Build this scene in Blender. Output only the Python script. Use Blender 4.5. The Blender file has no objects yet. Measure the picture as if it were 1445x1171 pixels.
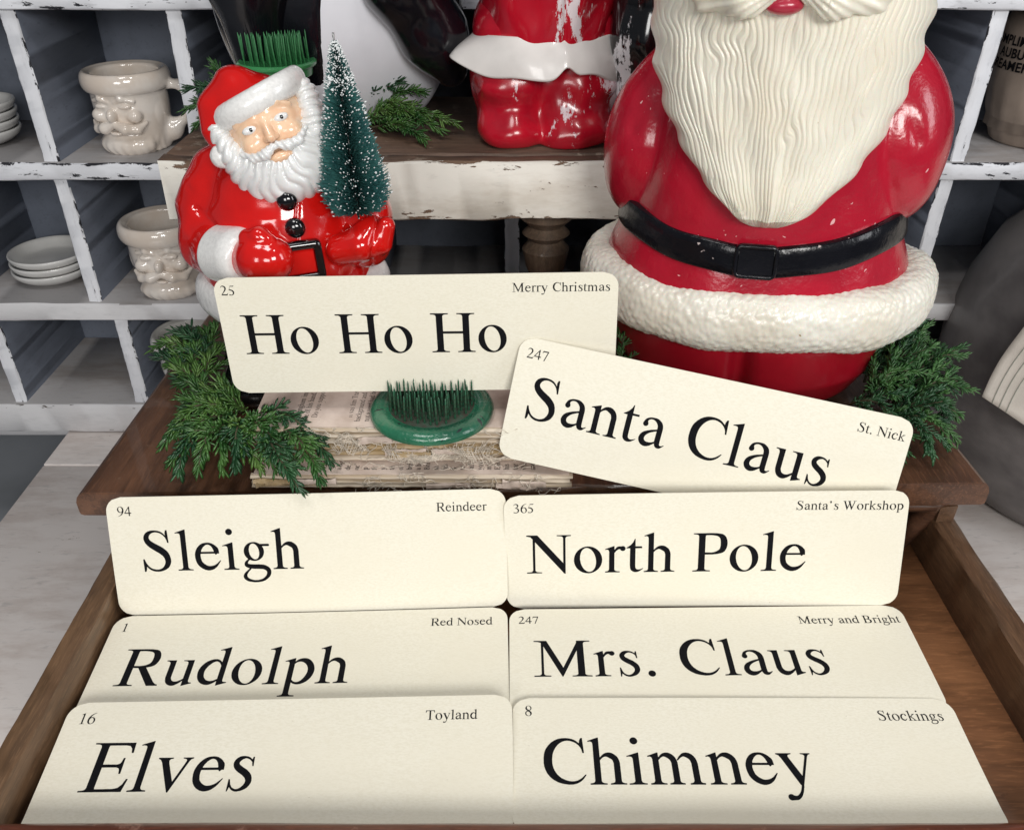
import bpy, bmesh, math, random
import numpy as np
from mathutils import Vector, Matrix, Euler
from mathutils.geometry import tessellate_polygon
random.seed(7); RNG=np.random.default_rng(11)
S=bpy.context.scene; COL=S.collection
PI=math.pi; R=math.radians
# everything is laid out with the lens at the origin; RISE lifts the whole place so that the floor is z = 0
RISE=1.02
# ---------------------------------------------------------------- camera, world, lamps, exposure
cam=bpy.data.cameras.new('camera'); cam.sensor_width=36; cam.sensor_fit='HORIZONTAL'; cam.lens=36*1197/1445; cam.clip_start=.02; cam.clip_end=60
co=bpy.data.objects.new('camera',cam); COL.objects.link(co); co.location=(0,0,RISE); co.rotation_euler=(R(90-33.4),0,0); S.camera=co
w=bpy.data.worlds.new('World'); S.world=w; w.use_nodes=True
w.node_tree.nodes['Background'].inputs[0].default_value=(.80,.88,1,1); w.node_tree.nodes['Background'].inputs[1].default_value=.12
def area(name,loc,target,size,power,col=(1,1,1),sy=None):
    l=bpy.data.lights.new(name,'AREA'); l.size=size; l.energy=power; l.color=col
    if sy: l.shape='RECTANGLE'; l.size_y=sy
    o=bpy.data.objects.new(name,l); COL.objects.link(o); o.location=Vector(loc)+Vector((0,0,RISE))
    d=Vector(target)-Vector(loc); o.rotation_euler=d.to_track_quat('-Z','Y').to_euler()
area('window_light',(.50,-1.15,.55),(0,.6,-.35),.7,23.5,(1,.985,.95),.5)
area('low_front_fill',(-.55,-1.15,.20),(-.25,1.1,-.35),.6,9,(1,.985,.96),.5)  # added fill lamp at camera level, brightens upright cards and mugs
area('side_window_light',(1.35,.05,.35),(.1,.75,-.25),.35,6,(.95,.97,1),.9)
area('ceiling_light',(-.35,.25,1.1),(0,.6,-.4),.4,5.2,(1,.99,.98))
area('ceiling_light_small',(.35,.1,1.25),(.1,.7,-.3),.12,2.2,(1,.97,.93))
S.view_settings.view_transform='Standard'; S.view_settings.look='None'; S.view_settings.exposure=0; S.view_settings.gamma=1
# ---------------------------------------------------------------- materials
def nt(name):
    m=bpy.data.materials.new(name); m.use_nodes=True; return m,m.node_tree.nodes,m.node_tree.links,m.node_tree.nodes['Principled BSDF']
def rgba(c): return (c[0],c[1],c[2],1)
def coords(n,l,scale=(1,1,1),loc=(0,0,0)):
    t=n.new('ShaderNodeTexCoord'); mp=n.new('ShaderNodeMapping'); mp.inputs['Scale'].default_value=scale; mp.inputs['Location'].default_value=loc
    l.new(t.outputs['Object'],mp.inputs[0]); return mp.outputs[0]
def noise(n,l,vec,scale,detail=4,rough=.55,dist=0):
    t=n.new('ShaderNodeTexNoise'); t.inputs['Scale'].default_value=scale; t.inputs['Detail'].default_value=detail; t.inputs['Roughness'].default_value=rough; t.inputs['Distortion'].default_value=dist
    l.new(vec,t.inputs['Vector']); return t.outputs['Fac']
def ramp(n,l,f,a,b):
    t=n.new('ShaderNodeMapRange'); t.interpolation_type='SMOOTHSTEP'; t.inputs['From Min'].default_value=a; t.inputs['From Max'].default_value=b
    l.new(f,t.inputs['Value']); return t.outputs['Result']
def mixc(n,l,f,a,b):
    t=n.new('ShaderNodeMix'); t.data_type='RGBA'
    for s,v in ((t.inputs[6],a),(t.inputs[7],b)):
        if hasattr(v,'default_value'): l.new(v,s)
        else: s.default_value=rgba(v)
    if isinstance(f,(int,float)): t.inputs[0].default_value=f
    else: l.new(f,t.inputs[0])
    return t.outputs[2]
def mth(n,l,op,a,b=None):
    t=n.new('ShaderNodeMath'); t.operation=op
    for i,v in enumerate((a,b)):
        if v is None: continue
        if hasattr(v,'default_value'): l.new(v,t.inputs[i])
        else: t.inputs[i].default_value=v
    return t.outputs[0]
def bump(n,l,b,h,strength,dist):
    t=n.new('ShaderNodeBump'); t.inputs['Strength'].default_value=strength; t.inputs['Distance'].default_value=dist
    l.new(h,t.inputs['Height'])
    if b.inputs['Normal'].is_linked: l.new(b.inputs['Normal'].links[0].from_socket,t.inputs['Normal'])
    l.new(t.outputs[0],b.inputs['Normal'])
def plain(name,col,rough=.5,coat=0,var=.12,vs=40,bs=0,bsc=200,bd=.0004,col2=None,spec=.5,sss=0,stretch=(1,1,1),lo=.35,hi=.68,metal=0):
    m,n,l,b=nt(name); v=coords(n,l,stretch)
    c2=col2 or tuple(x*(1-var) for x in col)
    l.new(mixc(n,l,ramp(n,l,noise(n,l,v,vs),lo,hi),col,c2),b.inputs['Base Color'])
    b.inputs['Metallic'].default_value=metal
    rr=n.new('ShaderNodeMapRange'); rr.inputs['To Min'].default_value=rough*.8; rr.inputs['To Max'].default_value=min(1,rough*1.25)
    l.new(noise(n,l,v,vs*2.3),rr.inputs['Value']); l.new(rr.outputs[0],b.inputs['Roughness'])
    b.inputs['Specular IOR Level'].default_value=spec; b.inputs['Coat Weight'].default_value=coat; b.inputs['Coat Roughness'].default_value=.08
    if sss: b.inputs['Subsurface Weight'].default_value=sss; b.inputs['Subsurface Radius'].default_value=(.01,.006,.004); b.inputs['Subsurface Scale'].default_value=.3
    if bs: bump(n,l,b,noise(n,l,v,bsc,3),bs,bd)
    return m
def wood(name,a,b_,axis=0,rough=.45,scale=18,coat=0,fine=.35,knots=False,wear=None,bd=.0008):
    m,n,l,b=nt(name); st=[1,1,1]; st[axis]=.09 if not knots else .14
    v=coords(n,l,st); g=noise(n,l,v,scale,6,.62,.5); f=noise(n,l,v,scale*9,4,.6)
    c=mixc(n,l,ramp(n,l,g,.32,.68),a,b_)
    c=mixc(n,l,mth(n,l,'MULTIPLY',ramp(n,l,f,.44,.62),fine),c,tuple(x*.3 for x in a)); hf=noise(n,l,v,scale*34,3,.6); c=mixc(n,l,mth(n,l,'MULTIPLY',ramp(n,l,hf,.52,.66),.22),c,tuple(min(1,x*1.9) for x in a))
    if wear:
        q=noise(n,l,coords(n,l),wear[1],5,.7); c=mixc(n,l,mth(n,l,'MULTIPLY',ramp(n,l,q,wear[2],wear[2]+.08),.7),c,wear[0])
    l.new(c,b.inputs['Base Color']); rr=n.new('ShaderNodeMapRange'); rr.inputs['To Min'].default_value=rough*.75; rr.inputs['To Max'].default_value=min(1,rough*1.35); l.new(g,rr.inputs['Value']); l.new(rr.outputs[0],b.inputs['Roughness'])
    b.inputs['Coat Weight'].default_value=coat
    bump(n,l,b,f,.5,bd); return m
def chippy(name,paint,under,axis=0,edge=None,amount=.0,rough=.5,grain=1,dirt=None):
    """old paint: a coat of paint broken by chips along the grain, more of them towards the worn edges"""
    m,n,l,b=nt(name); st=[1,1,1]; st[axis]=.28; v=coords(n,l,st); o=coords(n,l)
    chip=noise(n,l,v,85,6,.7,.4)
    big=noise(n,l,o,9,3)
    thr=mth(n,l,'ADD',chip,mth(n,l,'MULTIPLY',mth(n,l,'SUBTRACT',big,.5),.35))
    if edge:
        sp=n.new('ShaderNodeSeparateXYZ'); t=n.new('ShaderNodeTexCoord'); l.new(t.outputs['Object'],sp.inputs[0])
        e=mth(n,l,'DIVIDE',sp.outputs[edge[0]],edge[1]); 
        if edge[2]=='both': e=mth(n,l,'ABSOLUTE',e)
        thr=mth(n,l,'ADD',thr,mth(n,l,'MULTIPLY',ramp(n,l,e,.55,1.05),.13))
    mask=ramp(n,l,thr,.70-amount,.715-amount)
    dirtn=ramp(n,l,noise(n,l,v,14,6,.72),.44,.68)
    c=mixc(n,l,mth(n,l,'MULTIPLY',dirtn,.70),paint,dirt or tuple(x*.72 for x in paint))
    fine=ramp(n,l,noise(n,l,v,160,4,.6),.56,.74); c=mixc(n,l,mth(n,l,'MULTIPLY',fine,.4*grain),c,tuple(x*.45 for x in paint))
    c=mixc(n,l,mask,c,under); l.new(c,b.inputs['Base Color'])
    rr=n.new('ShaderNodeMapRange'); rr.inputs['To Min'].default_value=rough; rr.inputs['To Max'].default_value=.85; l.new(mask,rr.inputs['Value']); l.new(rr.outputs[0],b.inputs['Roughness'])
    hgt=mth(n,l,'SUBTRACT',mth(n,l,'MULTIPLY',noise(n,l,v,60,4,.6),.35),mask)
    bump(n,l,b,hgt,.7,.0007); return m
def worn(name,col,glintcol,rough=.22,coat=.5,thr=.6,scale=14,fine=170,pinkish=None):  # glintcol patches are window reflections painted in, not wear
    """moulded plastic with window reflections put into the colour as pale patches"""
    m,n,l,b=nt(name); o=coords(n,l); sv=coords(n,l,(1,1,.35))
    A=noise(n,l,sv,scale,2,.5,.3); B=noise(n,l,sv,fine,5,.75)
    mask=ramp(n,l,mth(n,l,'ADD',mth(n,l,'MULTIPLY',A,1.25),mth(n,l,'MULTIPLY',B,.5)),thr+.33,thr+.36)  # streaky mask of the reflections painted into the base colour
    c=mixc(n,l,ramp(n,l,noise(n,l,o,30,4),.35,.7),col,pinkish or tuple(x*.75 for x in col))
    l.new(mixc(n,l,mask,c,glintcol),b.inputs['Base Color']); b.inputs['Roughness'].default_value=rough; b.inputs['Coat Weight'].default_value=coat; b.inputs['Coat Roughness'].default_value=.1
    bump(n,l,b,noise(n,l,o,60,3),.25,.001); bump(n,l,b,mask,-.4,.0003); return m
def specks(name,col,rough,coat,chip,thr=.77,scale=160,c2=None,bs=.15,bsc=45,spec=.5,sss=0):
    m,n,l,b=nt(name); o=coords(n,l)
    c=mixc(n,l,ramp(n,l,noise(n,l,o,16,4),.35,.7),col,c2 or tuple(x*.8 for x in col))
    mk=ramp(n,l,mth(n,l,'ADD',noise(n,l,o,scale,2,.4,.6),mth(n,l,'MULTIPLY',noise(n,l,o,12,2),.25)),thr+.12,thr+.135)
    l.new(mixc(n,l,mk,c,chip),b.inputs['Base Color']); b.inputs['Roughness'].default_value=rough; b.inputs['Coat Weight'].default_value=coat; b.inputs['Coat Roughness'].default_value=.12; b.inputs['Specular IOR Level'].default_value=spec
    if sss: b.inputs['Subsurface Weight'].default_value=sss; b.inputs['Subsurface Scale'].default_value=.004
    bump(n,l,b,noise(n,l,o,bsc,4,.6),bs,.003); bump(n,l,b,noise(n,l,o,700,2),.08,.0003); return m
def card_mat():
    m,n,l,b=nt('card stock'); o=coords(n,l); s=coords(n,l,(.45,1,1))
    f=noise(n,l,s,900,3,.6); g=noise(n,l,o,12,3)
    c=mixc(n,l,ramp(n,l,f,.35,.7),(.835,.795,.675),(.775,.73,.60)); c=mixc(n,l,mth(n,l,'MULTIPLY',ramp(n,l,g,.4,.7),.6),c,(.80,.75,.615)); c=mixc(n,l,mth(n,l,'MULTIPLY',ramp(n,l,noise(n,l,coords(n,l,loc=(3,1,2)),38,5,.7),.60,.72),.35),c,(.72,.655,.51))
    sp=ramp(n,l,noise(n,l,o,420,2,.4),.80,.82); c=mixc(n,l,mth(n,l,'MULTIPLY',sp,.5),c,(.45,.38,.28))
    l.new(c,b.inputs['Base Color']); b.inputs['Roughness'].default_value=.7; b.inputs['Specular IOR Level'].default_value=.3
    bump(n,l,b,f,.35,.0002); bump(n,l,b,noise(n,l,s,260,3),.2,.0004); return m
M={}
M['card']=card_mat()
M['ink']=plain('black printing ink',(.006,.006,.008),.8,var=.3,vs=300,spec=.12)
M['ink_old']=plain('faded book ink',(.018,.016,.014),.8,var=.3,vs=300)
M['top_wood']=wood('dark stained table top',(.155,.070,.036),(.070,.031,.017),1,.38,16,.2,.5,wear=((.20,.12,.075),45,.63))
M['lip_wood']=wood('dark moulded edge',(.10,.045,.024),(.035,.017,.011),0,.42,20,.2,.5,wear=((.26,.17,.12),60,.62))
M['rail_wood']=wood('drawer side wood',(.145,.078,.041),(.085,.043,.023),1,.42,26,.05,.4,wear=((.16,.09,.05),70,.66))
M['rail_left']=wood('left drawer side wood',(.185,.105,.055),(.11,.06,.032),1,.42,26,.05,.4,wear=((.2,.12,.06),70,.66))
M['front_wood']=wood('red brown drawer front',(.17,.045,.02),(.09,.025,.014),0,.32,24,.3,.3,wear=((.33,.17,.12),30,.6))
M['bottom_wood']=wood('orange brown drawer bottom',(.30,.135,.060),(.19,.080,.035),0,.38,14,.15,.4,knots=True,wear=((.12,.05,.024),26,.62),bd=.001)
M['riser_top']=wood('worn brown riser top',(.15,.09,.06),(.085,.052,.036),0,.6,20,0,.4,wear=((.28,.22,.17),50,.58))
M['riser_paint']=chippy('old ivory paint on riser',(.76,.73,.66),(.16,.10,.065),0,(2,.029,'both'),.04,.5,.5,dirt=(.52,.46,.38))
M['leg_wood']=wood('turned leg wood',(.16,.11,.075),(.09,.06,.04),2,.5,30,.1,.4)
M['shelf_h']=chippy('chipped blue white shelf paint',(.82,.83,.87),(.022,.022,.028),0,(2,.0112,'up'),.10,.45)
M['shelf_low']=chippy('smooth grey white shelf paint',(.72,.71,.72),(.10,.08,.065),0,(2,.02,'both'),-.05,.45,.4)
M['shelf_v']=chippy('chipped blue white divider paint',(.82,.83,.87),(.022,.022,.028),2,(0,.0100,'both'),.075,.45)
M['shelf_in']=chippy('dull blue grey inner shelf faces',(.155,.175,.22),(.045,.045,.05),1,None,-.10,.6)
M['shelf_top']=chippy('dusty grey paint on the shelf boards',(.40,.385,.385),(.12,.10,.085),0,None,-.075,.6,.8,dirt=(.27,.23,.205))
M['table']=chippy('worn off white table paint',(.80,.74,.705),(.36,.28,.23),0,None,.0,.5,.9,dirt=(.56,.47,.42))
M['floor']=plain('grey floor',(.42,.44,.47),.8,vs=4,var=.25)
M['wall']=plain('dark room wall',(.06,.062,.07),.9,vs=3,var=.2)
M['cream']=specks('cream glazed beard plastic',(.84,.80,.68),.34,.2,(.5,.38,.24),.86,120,(.79,.73,.60),.05,60,sss=.15)
M['fur']=specks('cream stippled plastic',(.82,.79,.70),.30,.2,(.45,.34,.2),.80,110,(.74,.69,.58),.06,200,sss=.15)
M['red']=specks('worn crimson plastic paint',(.45,.009,.027),.24,.35,(.78,.42,.42),.765,170,(.36,.007,.022),.50,38)
M['redleg']=specks('dark crimson leg paint',(.34,.005,.016),.3,.3,(.5,.2,.2),.9,170,(.27,.004,.012),.12,35)
M['beltblack']=specks('scuffed black belt paint',(.004,.004,.006),.22,.1,(.5,.42,.4),.765,190,(.008,.008,.011),.35,70,spec=.35)
M['skin']=plain('painted pink skin',(.72,.38,.27),.35,.3,.1,60,sss=.1)
M['lip']=plain('red lip paint',(.45,.02,.05),.3,.4)
M['gred']=plain('glossy bright red plastic',(.62,.008,.006),.13,.8,.12,30,.12,25,.004)
M['gwhite']=plain('glossy white plastic',(.80,.80,.79),.2,.6,.06,30,sss=.1)
M['gfur']=plain('speckled white trim plastic',(.83,.82,.80),.28,.5,.1,400,.12,900,.0004)
M['gskin']=plain('painted peach face',(.88,.62,.42),.22,.6,.16,70,sss=.08,col2=(.84,.52,.33))
M['gblack']=plain('glossy black plastic',(.006,.006,.007),.08,.9,.2,30)
M['mred']=worn('glint painted scarlet plastic',(.52,.008,.024),(.82,.68,.72),.24,.4,.70,19,pinkish=(.38,.005,.018))  # pale patches here and on coat and sack are painted window glints
M['mcoat']=worn('glint painted scarlet coat plastic',(.50,.008,.022),(.82,.74,.76),.17,.7,.725,19,pinkish=(.42,.006,.02))
M['msack']=worn('glint painted black sack plastic',(.008,.008,.009),(.82,.82,.84),.14,.8,.745,20,190)
M['mwhite']=plain('off white moulded trim',(.78,.75,.72),.3,.4,.12,25)
M['pwhite']=plain('penguin white plastic',(.80,.80,.85),.3,.3,.12,10)
M['pblack']=plain('penguin black plastic',(.005,.005,.008),.2,.3,.3,20,.2,18,.006)
M['frog']=specks('chipped green enamel',(.028,.17,.090),.22,.5,(.02,.03,.03),.70,130,(.012,.085,.048),.45,110)
M['frogtop']=specks('bright green enamel',(.05,.26,.09),.3,.4,(.02,.05,.03),.86,120,(.035,.19,.065),.1,120)
M['pin_green']=plain('dark green pins',(.030,.13,.070),.35,.2,.7,320,col2=(.03,.035,.022))
M['soil']=plain('dark stained pin bed',(.022,.05,.03),.7,0,.5,200,col2=(.03,.022,.014))
M['pin_bright']=plain('green pins',(.05,.24,.085),.4,.2,.4,220)
M['pin_rust']=plain('rusty brown pins',(.085,.065,.05),.5,0,.6,220,metal=.4)
M['lead']=plain('dull lead base',(.10,.10,.10),.5,0,.4,120,metal=.3)
M['mug']=plain('cream glazed stoneware',(.82,.755,.69),.12,.9,.14,22,col2=(.72,.62,.53))
M['mugwhite']=plain('pale glazed stoneware',(.74,.72,.68),.16,.7,.1,26)
M['plate']=plain('white glazed china',(.70,.69,.67),.14,.7,.1,20)
M['page']=plain('aged book paper',(.64,.53,.46),.85,0,.12,30,.3,300,.0003,col2=(.46,.36,.30))
M['pages']=plain('aged page edges',(.70,.61,.50),.85,0,.3,60,.6,90,.0012,stretch=(.1,.5,8),col2=(.36,.26,.16))
M['glue']=plain('brown glue on book spine',(.36,.25,.12),.6,.1,.3,70,.5,160,.0008,col2=(.50,.38,.24))
M['thread']=plain('linen thread',(.80,.71,.60),.85,0,.3,200)
M['needle']=plain('evergreen needles',(.022,.085,.018),.40,.15,.3,45,col2=(.085,.195,.045))
M['needle_b']=plain('yellow green needles',(.045,.125,.022),.42,.15,.3,45,col2=(.12,.22,.05))
M['needle_d']=plain('dark blue green needles',(.012,.055,.020),.42,.15,.3,45,col2=(.04,.12,.045))
M['needle_r']=plain('deep evergreen needles',(.018,.075,.018),.45,.1,.3,40,col2=(.065,.165,.042))
M['stem']=plain('evergreen stem',(.07,.06,.03),.7,var=.3)
M['bristle']=plain('teal green bristles',(.028,.115,.115),.5,.1,.4,60,col2=(.050,.18,.165))
M['snow']=plain('white flock snow',(.82,.84,.84),.8,var=.05)
M['wire']=plain('twisted wire',(.4,.4,.4),.4,metal=.9)
M['crock']=plain('mottled grey stoneware',(.20,.185,.18),.45,.15,.3,9,.3,60,.001,col2=(.11,.10,.10),stretch=(1,1,1.6))
M['linen']=plain('natural linen cloth',(.58,.53,.47),.9,0,.12,25,.6,500,.0006,stretch=(1,1,1))
M['stripe']=plain('green grey stripe thread',(.42,.43,.37),.9,0,.2,200)
M['pot']=plain('brown glazed pot',(.34,.27,.22),.5,.2,.25,20)
# ---------------------------------------------------------------- object helpers
def tag(o,label=None,cat=None,group=None,kind=None):
    if label:o['label']=label
    if cat:o['category']=cat
    if group:o['group']=group
    if kind:o['kind']=kind
    return o
def thing(name,label,cat,loc=(0,0,0),rot=(0,0,0),group=None):
    o=bpy.data.objects.new(name,None); o.empty_display_size=.02; COL.objects.link(o); o.location=loc; o.rotation_euler=rot; return tag(o,label,cat,group)
def put(name,me,mat,parent=None,loc=(0,0,0),rot=(0,0,0),smooth=True):
    if isinstance(mat,str): mat=M[mat]
    if not me.materials: me.materials.append(mat)
    o=bpy.data.objects.new(name,me); COL.objects.link(o); o.location=loc; o.rotation_euler=rot
    if parent: o.parent=parent
    if smooth and not me.get('sm'):
        me.polygons.foreach_set('use_smooth',np.ones(len(me.polygons),bool)); me['sm']=1
    return o
def mesh(v,f,name='mesh'):
    me=bpy.data.meshes.new(name); me.from_pydata([tuple(map(float,p)) for p in v],[],[tuple(map(int,q)) for q in f]); me.update(); return me
def fmesh(V,Q,name='mesh'):
    """fast mesh from numpy verts and equal-size faces"""
    me=bpy.data.meshes.new(name); V=np.asarray(V,np.float32); Q=np.asarray(Q,np.int32); k=Q.shape[1]
    me.vertices.add(len(V)); me.vertices.foreach_set('co',V.ravel()); me.loops.add(Q.size); me.loops.foreach_set('vertex_index',Q.ravel())
    me.polygons.add(len(Q)); me.polygons.foreach_set('loop_start',np.arange(len(Q),dtype=np.int32)*k)
    me.update(calc_edges=True); me.validate(); return me
def autosmooth(o,deg=35):
    o.data.set_sharp_from_angle(angle=R(deg)); return o
class Acc:
    def __init__(s): s.v=[];s.f=[];s.n=0
    def add(s,v,f): s.v+=list(map(tuple,v)); s.f+=[tuple(i+s.n for i in q) for q in f]; s.n+=len(v)
    def mesh(s): return mesh(s.v,s.f)
def lathe(prof,n=48,sx=1,sy=1,cap=True):
    v=[];f=[];k=len(prof)
    for i in range(n):
        a=2*PI*i/n
        for r,z in prof: v.append((r*math.cos(a)*sx,r*math.sin(a)*sy,z))
    for i in range(n):
        j=(i+1)%n
        for q in range(k-1): f.append((i*k+q,j*k+q,j*k+q+1,i*k+q+1))
    return v,f
def plank(lx,ly,lz,bev=.002,jit=.0006,seg=24,seed=0,axis=0):
    """a sawn board with softened, slightly uneven edges; long side along axis, centred on the origin"""
    rg=np.random.default_rng(seed+5); L=[lx,ly,lz]; a=axis; b,c=[i for i in range(3) if i!=a]
    hb,hc=L[b]/2,L[c]/2; bev=min(bev,hb*.8,hc*.8)
    ring=[(-hb+bev,-hc),(hb-bev,-hc),(hb,-hc+bev),(hb,hc-bev),(hb-bev,hc),(-hb+bev,hc),(-hb,hc-bev),(-hb,-hc+bev)]
    V=[];F=[]; J=rg.normal(0,1,(seg+1,8,2))
    for _ in range(3): J[1:-1]=(J[:-2]+2*J[1:-1]+J[2:])/4
    J*=jit*1.6; J[:,:,:]+=rg.normal(0,jit*.22,(seg+1,8,2))
    for i in range(seg+1):
        t=-L[a]/2+L[a]*i/seg
        for k,p in enumerate(ring):
            q=[0,0,0]; q[a]=t; q[b]=p[0]+J[i,k,0]; q[c]=p[1]+J[i,k,1]; V.append(q)
    for i in range(seg):
        for k in range(8):
            k2=(k+1)%8; F.append((i*8+k,i*8+k2,(i+1)*8+k2,(i+1)*8+k))
    F.append(tuple(range(7,-1,-1))); F.append(tuple(seg*8+k for k in range(8)))
    me=mesh(V,F); bm=bmesh.new(); bm.from_mesh(me); bmesh.ops.recalc_face_normals(bm,faces=bm.faces); bm.to_mesh(me); bm.free(); return me
def board(name,lx,ly,lz,mat,parent,loc,rot=(0,0,0),**k):
    inner=k.pop('inner',None); me=plank(lx,ly,lz,**k); o=put(name,me,mat,parent,loc,rot,smooth=True); autosmooth(o,50)
    if inner:            # faces with a second material: inner = (axis, material)
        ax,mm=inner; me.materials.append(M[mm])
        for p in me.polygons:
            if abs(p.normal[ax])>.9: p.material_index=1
    return o
def tube(pts,rad,k=6,cap=True):
    P=np.array(pts,float); n=len(P); rad=np.full(n,rad) if np.isscalar(rad) else np.array(rad)
    T=np.gradient(P,axis=0); T/=np.linalg.norm(T,axis=1)[:,None]+1e-12
    up=np.array([0,0,1.]) if abs(T[0][2])<.9 else np.array([1.,0,0])
    V=[];F=[]
    for i in range(n):
        a=np.cross(T[i],up); a/=np.linalg.norm(a)+1e-12; b=np.cross(T[i],a); up=-b if False else up
        for q in range(k):
            t=2*PI*q/k; V.append(P[i]+rad[i]*(math.cos(t)*a+math.sin(t)*b))
    for i in range(n-1):
        for q in range(k): F.append((i*k+q,i*k+(q+1)%k,(i+1)*k+(q+1)%k,(i+1)*k+q))
    if cap: F.append(tuple(range(k-1,-1,-1))); F.append(tuple((n-1)*k+q for q in range(k)))
    return V,F
# ---------------------------------------------------------------- numeric noise and implicit surfaces
TB=RNG.random((32,32,32)).astype(np.float32)
def vn(x,y,z):
    xi=np.floor(x).astype(np.int32);yi=np.floor(y).astype(np.int32);zi=np.floor(z).astype(np.int32)
    fx=x-xi;fy=y-yi;fz=z-zi; fx=fx*fx*(3-2*fx);fy=fy*fy*(3-2*fy);fz=fz*fz*(3-2*fz)
    xi&=31;yi&=31;zi&=31;x1=(xi+1)&31;y1=(yi+1)&31;z1=(zi+1)&31
    L=lambda a,b,t:a+(b-a)*t
    return L(L(L(TB[xi,yi,zi],TB[x1,yi,zi],fx),L(TB[xi,y1,zi],TB[x1,y1,zi],fx),fy),L(L(TB[xi,yi,z1],TB[x1,yi,z1],fx),L(TB[xi,y1,z1],TB[x1,y1,z1],fx),fy),fz)*2-1
def worley(x,y,z):
    xi=np.floor(x).astype(np.int32);yi=np.floor(y).astype(np.int32);zi=np.floor(z).astype(np.int32); best=np.full(x.shape,9.,np.float32)
    for a in(-1,0,1):
        for b in(-1,0,1):
            for c in(-1,0,1):
                X=xi+a;Y=yi+b;Z=zi+c;i,j,k=X&31,Y&31,Z&31
                best=np.minimum(best,(X+TB[i,j,k]-x)**2+(Y+TB[j,k,i]-y)**2+(Z+TB[k,i,j]-z)**2)
    return np.sqrt(best)
def ell(p,c,r):
    x,y,z=(p[0]-c[0])/r[0],(p[1]-c[1])/r[1],(p[2]-c[2])/r[2]; k=np.sqrt(x*x+y*y+z*z)+1e-6
    g=np.sqrt((x/r[0])**2+(y/r[1])**2+(z/r[2])**2)+1e-6; return k*(k-1)/g
def cap(p,a,b,ra,rb=None):
    rb=ra if rb is None else rb; a=np.array(a,float);b=np.array(b,float);d=b-a
    t=np.clip(((p[0]-a[0])*d[0]+(p[1]-a[1])*d[1]+(p[2]-a[2])*d[2])/(d@d),0,1)
    return np.sqrt((p[0]-a[0]-t*d[0])**2+(p[1]-a[1]-t*d[1])**2+(p[2]-a[2]-t*d[2])**2)-(ra+(rb-ra)*t)
def chain(p,pts,k=.004):
    o=None
    for (a,ra),(b,rb) in zip(pts[:-1],pts[1:]):
        q=cap(p,a,b,ra,rb); o=q if o is None else smin(o,q,k)
    return o
def smin(a,b,k):
    h=np.clip(.5+.5*(b-a)/k,0,1); return b+(a-b)*h-k*h*(1-h)
def smax(a,b,k): return -smin(-a,-b,k)
def ring3(p,c,R1,R2,rr,rz):
    x,y,z=p[0]-c[0],p[1]-c[1],p[2]-c[2]; q=np.sqrt((x/R1)**2+(y/R2)**2)+1e-6
    s=(q-1)*np.minimum(R1,R2); return (np.sqrt((s/rr)**2+(z/rz)**2)-1)*min(rr,rz)
def sdf(f,lo,hi,h,newton=2):
    ax=[np.arange(lo[i],hi[i]+h,h,dtype=np.float32) for i in range(3)]
    X,Y,Z=np.meshgrid(*ax,indexing='ij'); v=f((X,Y,Z)).astype(np.float32); ins=v<0
    c=np.zeros(tuple(s-1 for s in v.shape),np.uint8); OFF=[(a,b,d) for a in(0,1) for b in(0,1) for d in(0,1)]
    for a,b,d in OFF: c+=ins[a:c.shape[0]+a,b:c.shape[1]+b,d:c.shape[2]+d]
    act=(c>0)&(c<8); idx=np.full(act.shape,-1,np.int32); ai=np.argwhere(act); idx[act]=np.arange(len(ai))
    sm=np.zeros((len(ai),3),np.float32); cnt=np.zeros(len(ai),np.float32)
    for a in OFF:
        for d in range(3):
            if a[d]: continue
            b=list(a); b[d]=1; va=v[tuple((ai+a).T)]; vb=v[tuple((ai+b).T)]; m=(va<0)!=(vb<0); t=np.where(m,va/(va-vb+1e-12),0)
            pp=np.tile(np.array(a,np.float32),(len(ai),1)); pp[:,d]+=t; sm+=pp*m[:,None]; cnt+=m
    V=np.array(lo,np.float32)+(ai+sm/np.maximum(cnt,1)[:,None])*h
    Qs=[]
    for d in range(3):
        u,w_=(d+1)%3,(d+2)%3; s0=[slice(None)]*3; s1=[slice(None)]*3; s0[d]=slice(0,-1); s1[d]=slice(1,None)
        a0=ins[tuple(s0)]; a1=ins[tuple(s1)]; e=np.argwhere(a0!=a1); sg=a0[tuple(e.T)]
        ok=(e[:,u]>0)&(e[:,w_]>0)&(e[:,u]<act.shape[u])&(e[:,w_]<act.shape[w_]); e=e[ok]; sg=sg[ok]
        def I(du,dw):
            q=e.copy(); q[:,u]-=du; q[:,w_]-=dw; return idx[tuple(q.T)]
        q=np.stack([I(0,0),I(1,0),I(1,1),I(0,1)],1); q[~sg]=q[~sg][:,::-1]; Qs.append(q)
    Q=np.concatenate(Qs); Q=Q[(Q>=0).all(1)]
    e=h*.25
    for _ in range(newton):
        P=V.T; f0=f(P); g=np.stack([(f((P[0]+e*(i==0),P[1]+e*(i==1),P[2]+e*(i==2)))-f0)/e for i in range(3)],1)
        st=f0[:,None]*g/((g*g).sum(1)[:,None]+.05); V=V-np.clip(st,-h*.6,h*.6).astype(np.float32)
    return fmesh(V,Q)
def raycyl(f,th,z,rmax,c=(0,0)):
    """distance from the axis at which the outermost surface of f lies, for arrays th, z"""
    r=np.full(np.shape(th),rmax,np.float32); 
    for _ in range(60): r=r-np.clip(f((c[0]+r*np.cos(th),c[1]+r*np.sin(th),z)),-.01,.02)*.8
    return np.maximum(r,.001)
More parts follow.
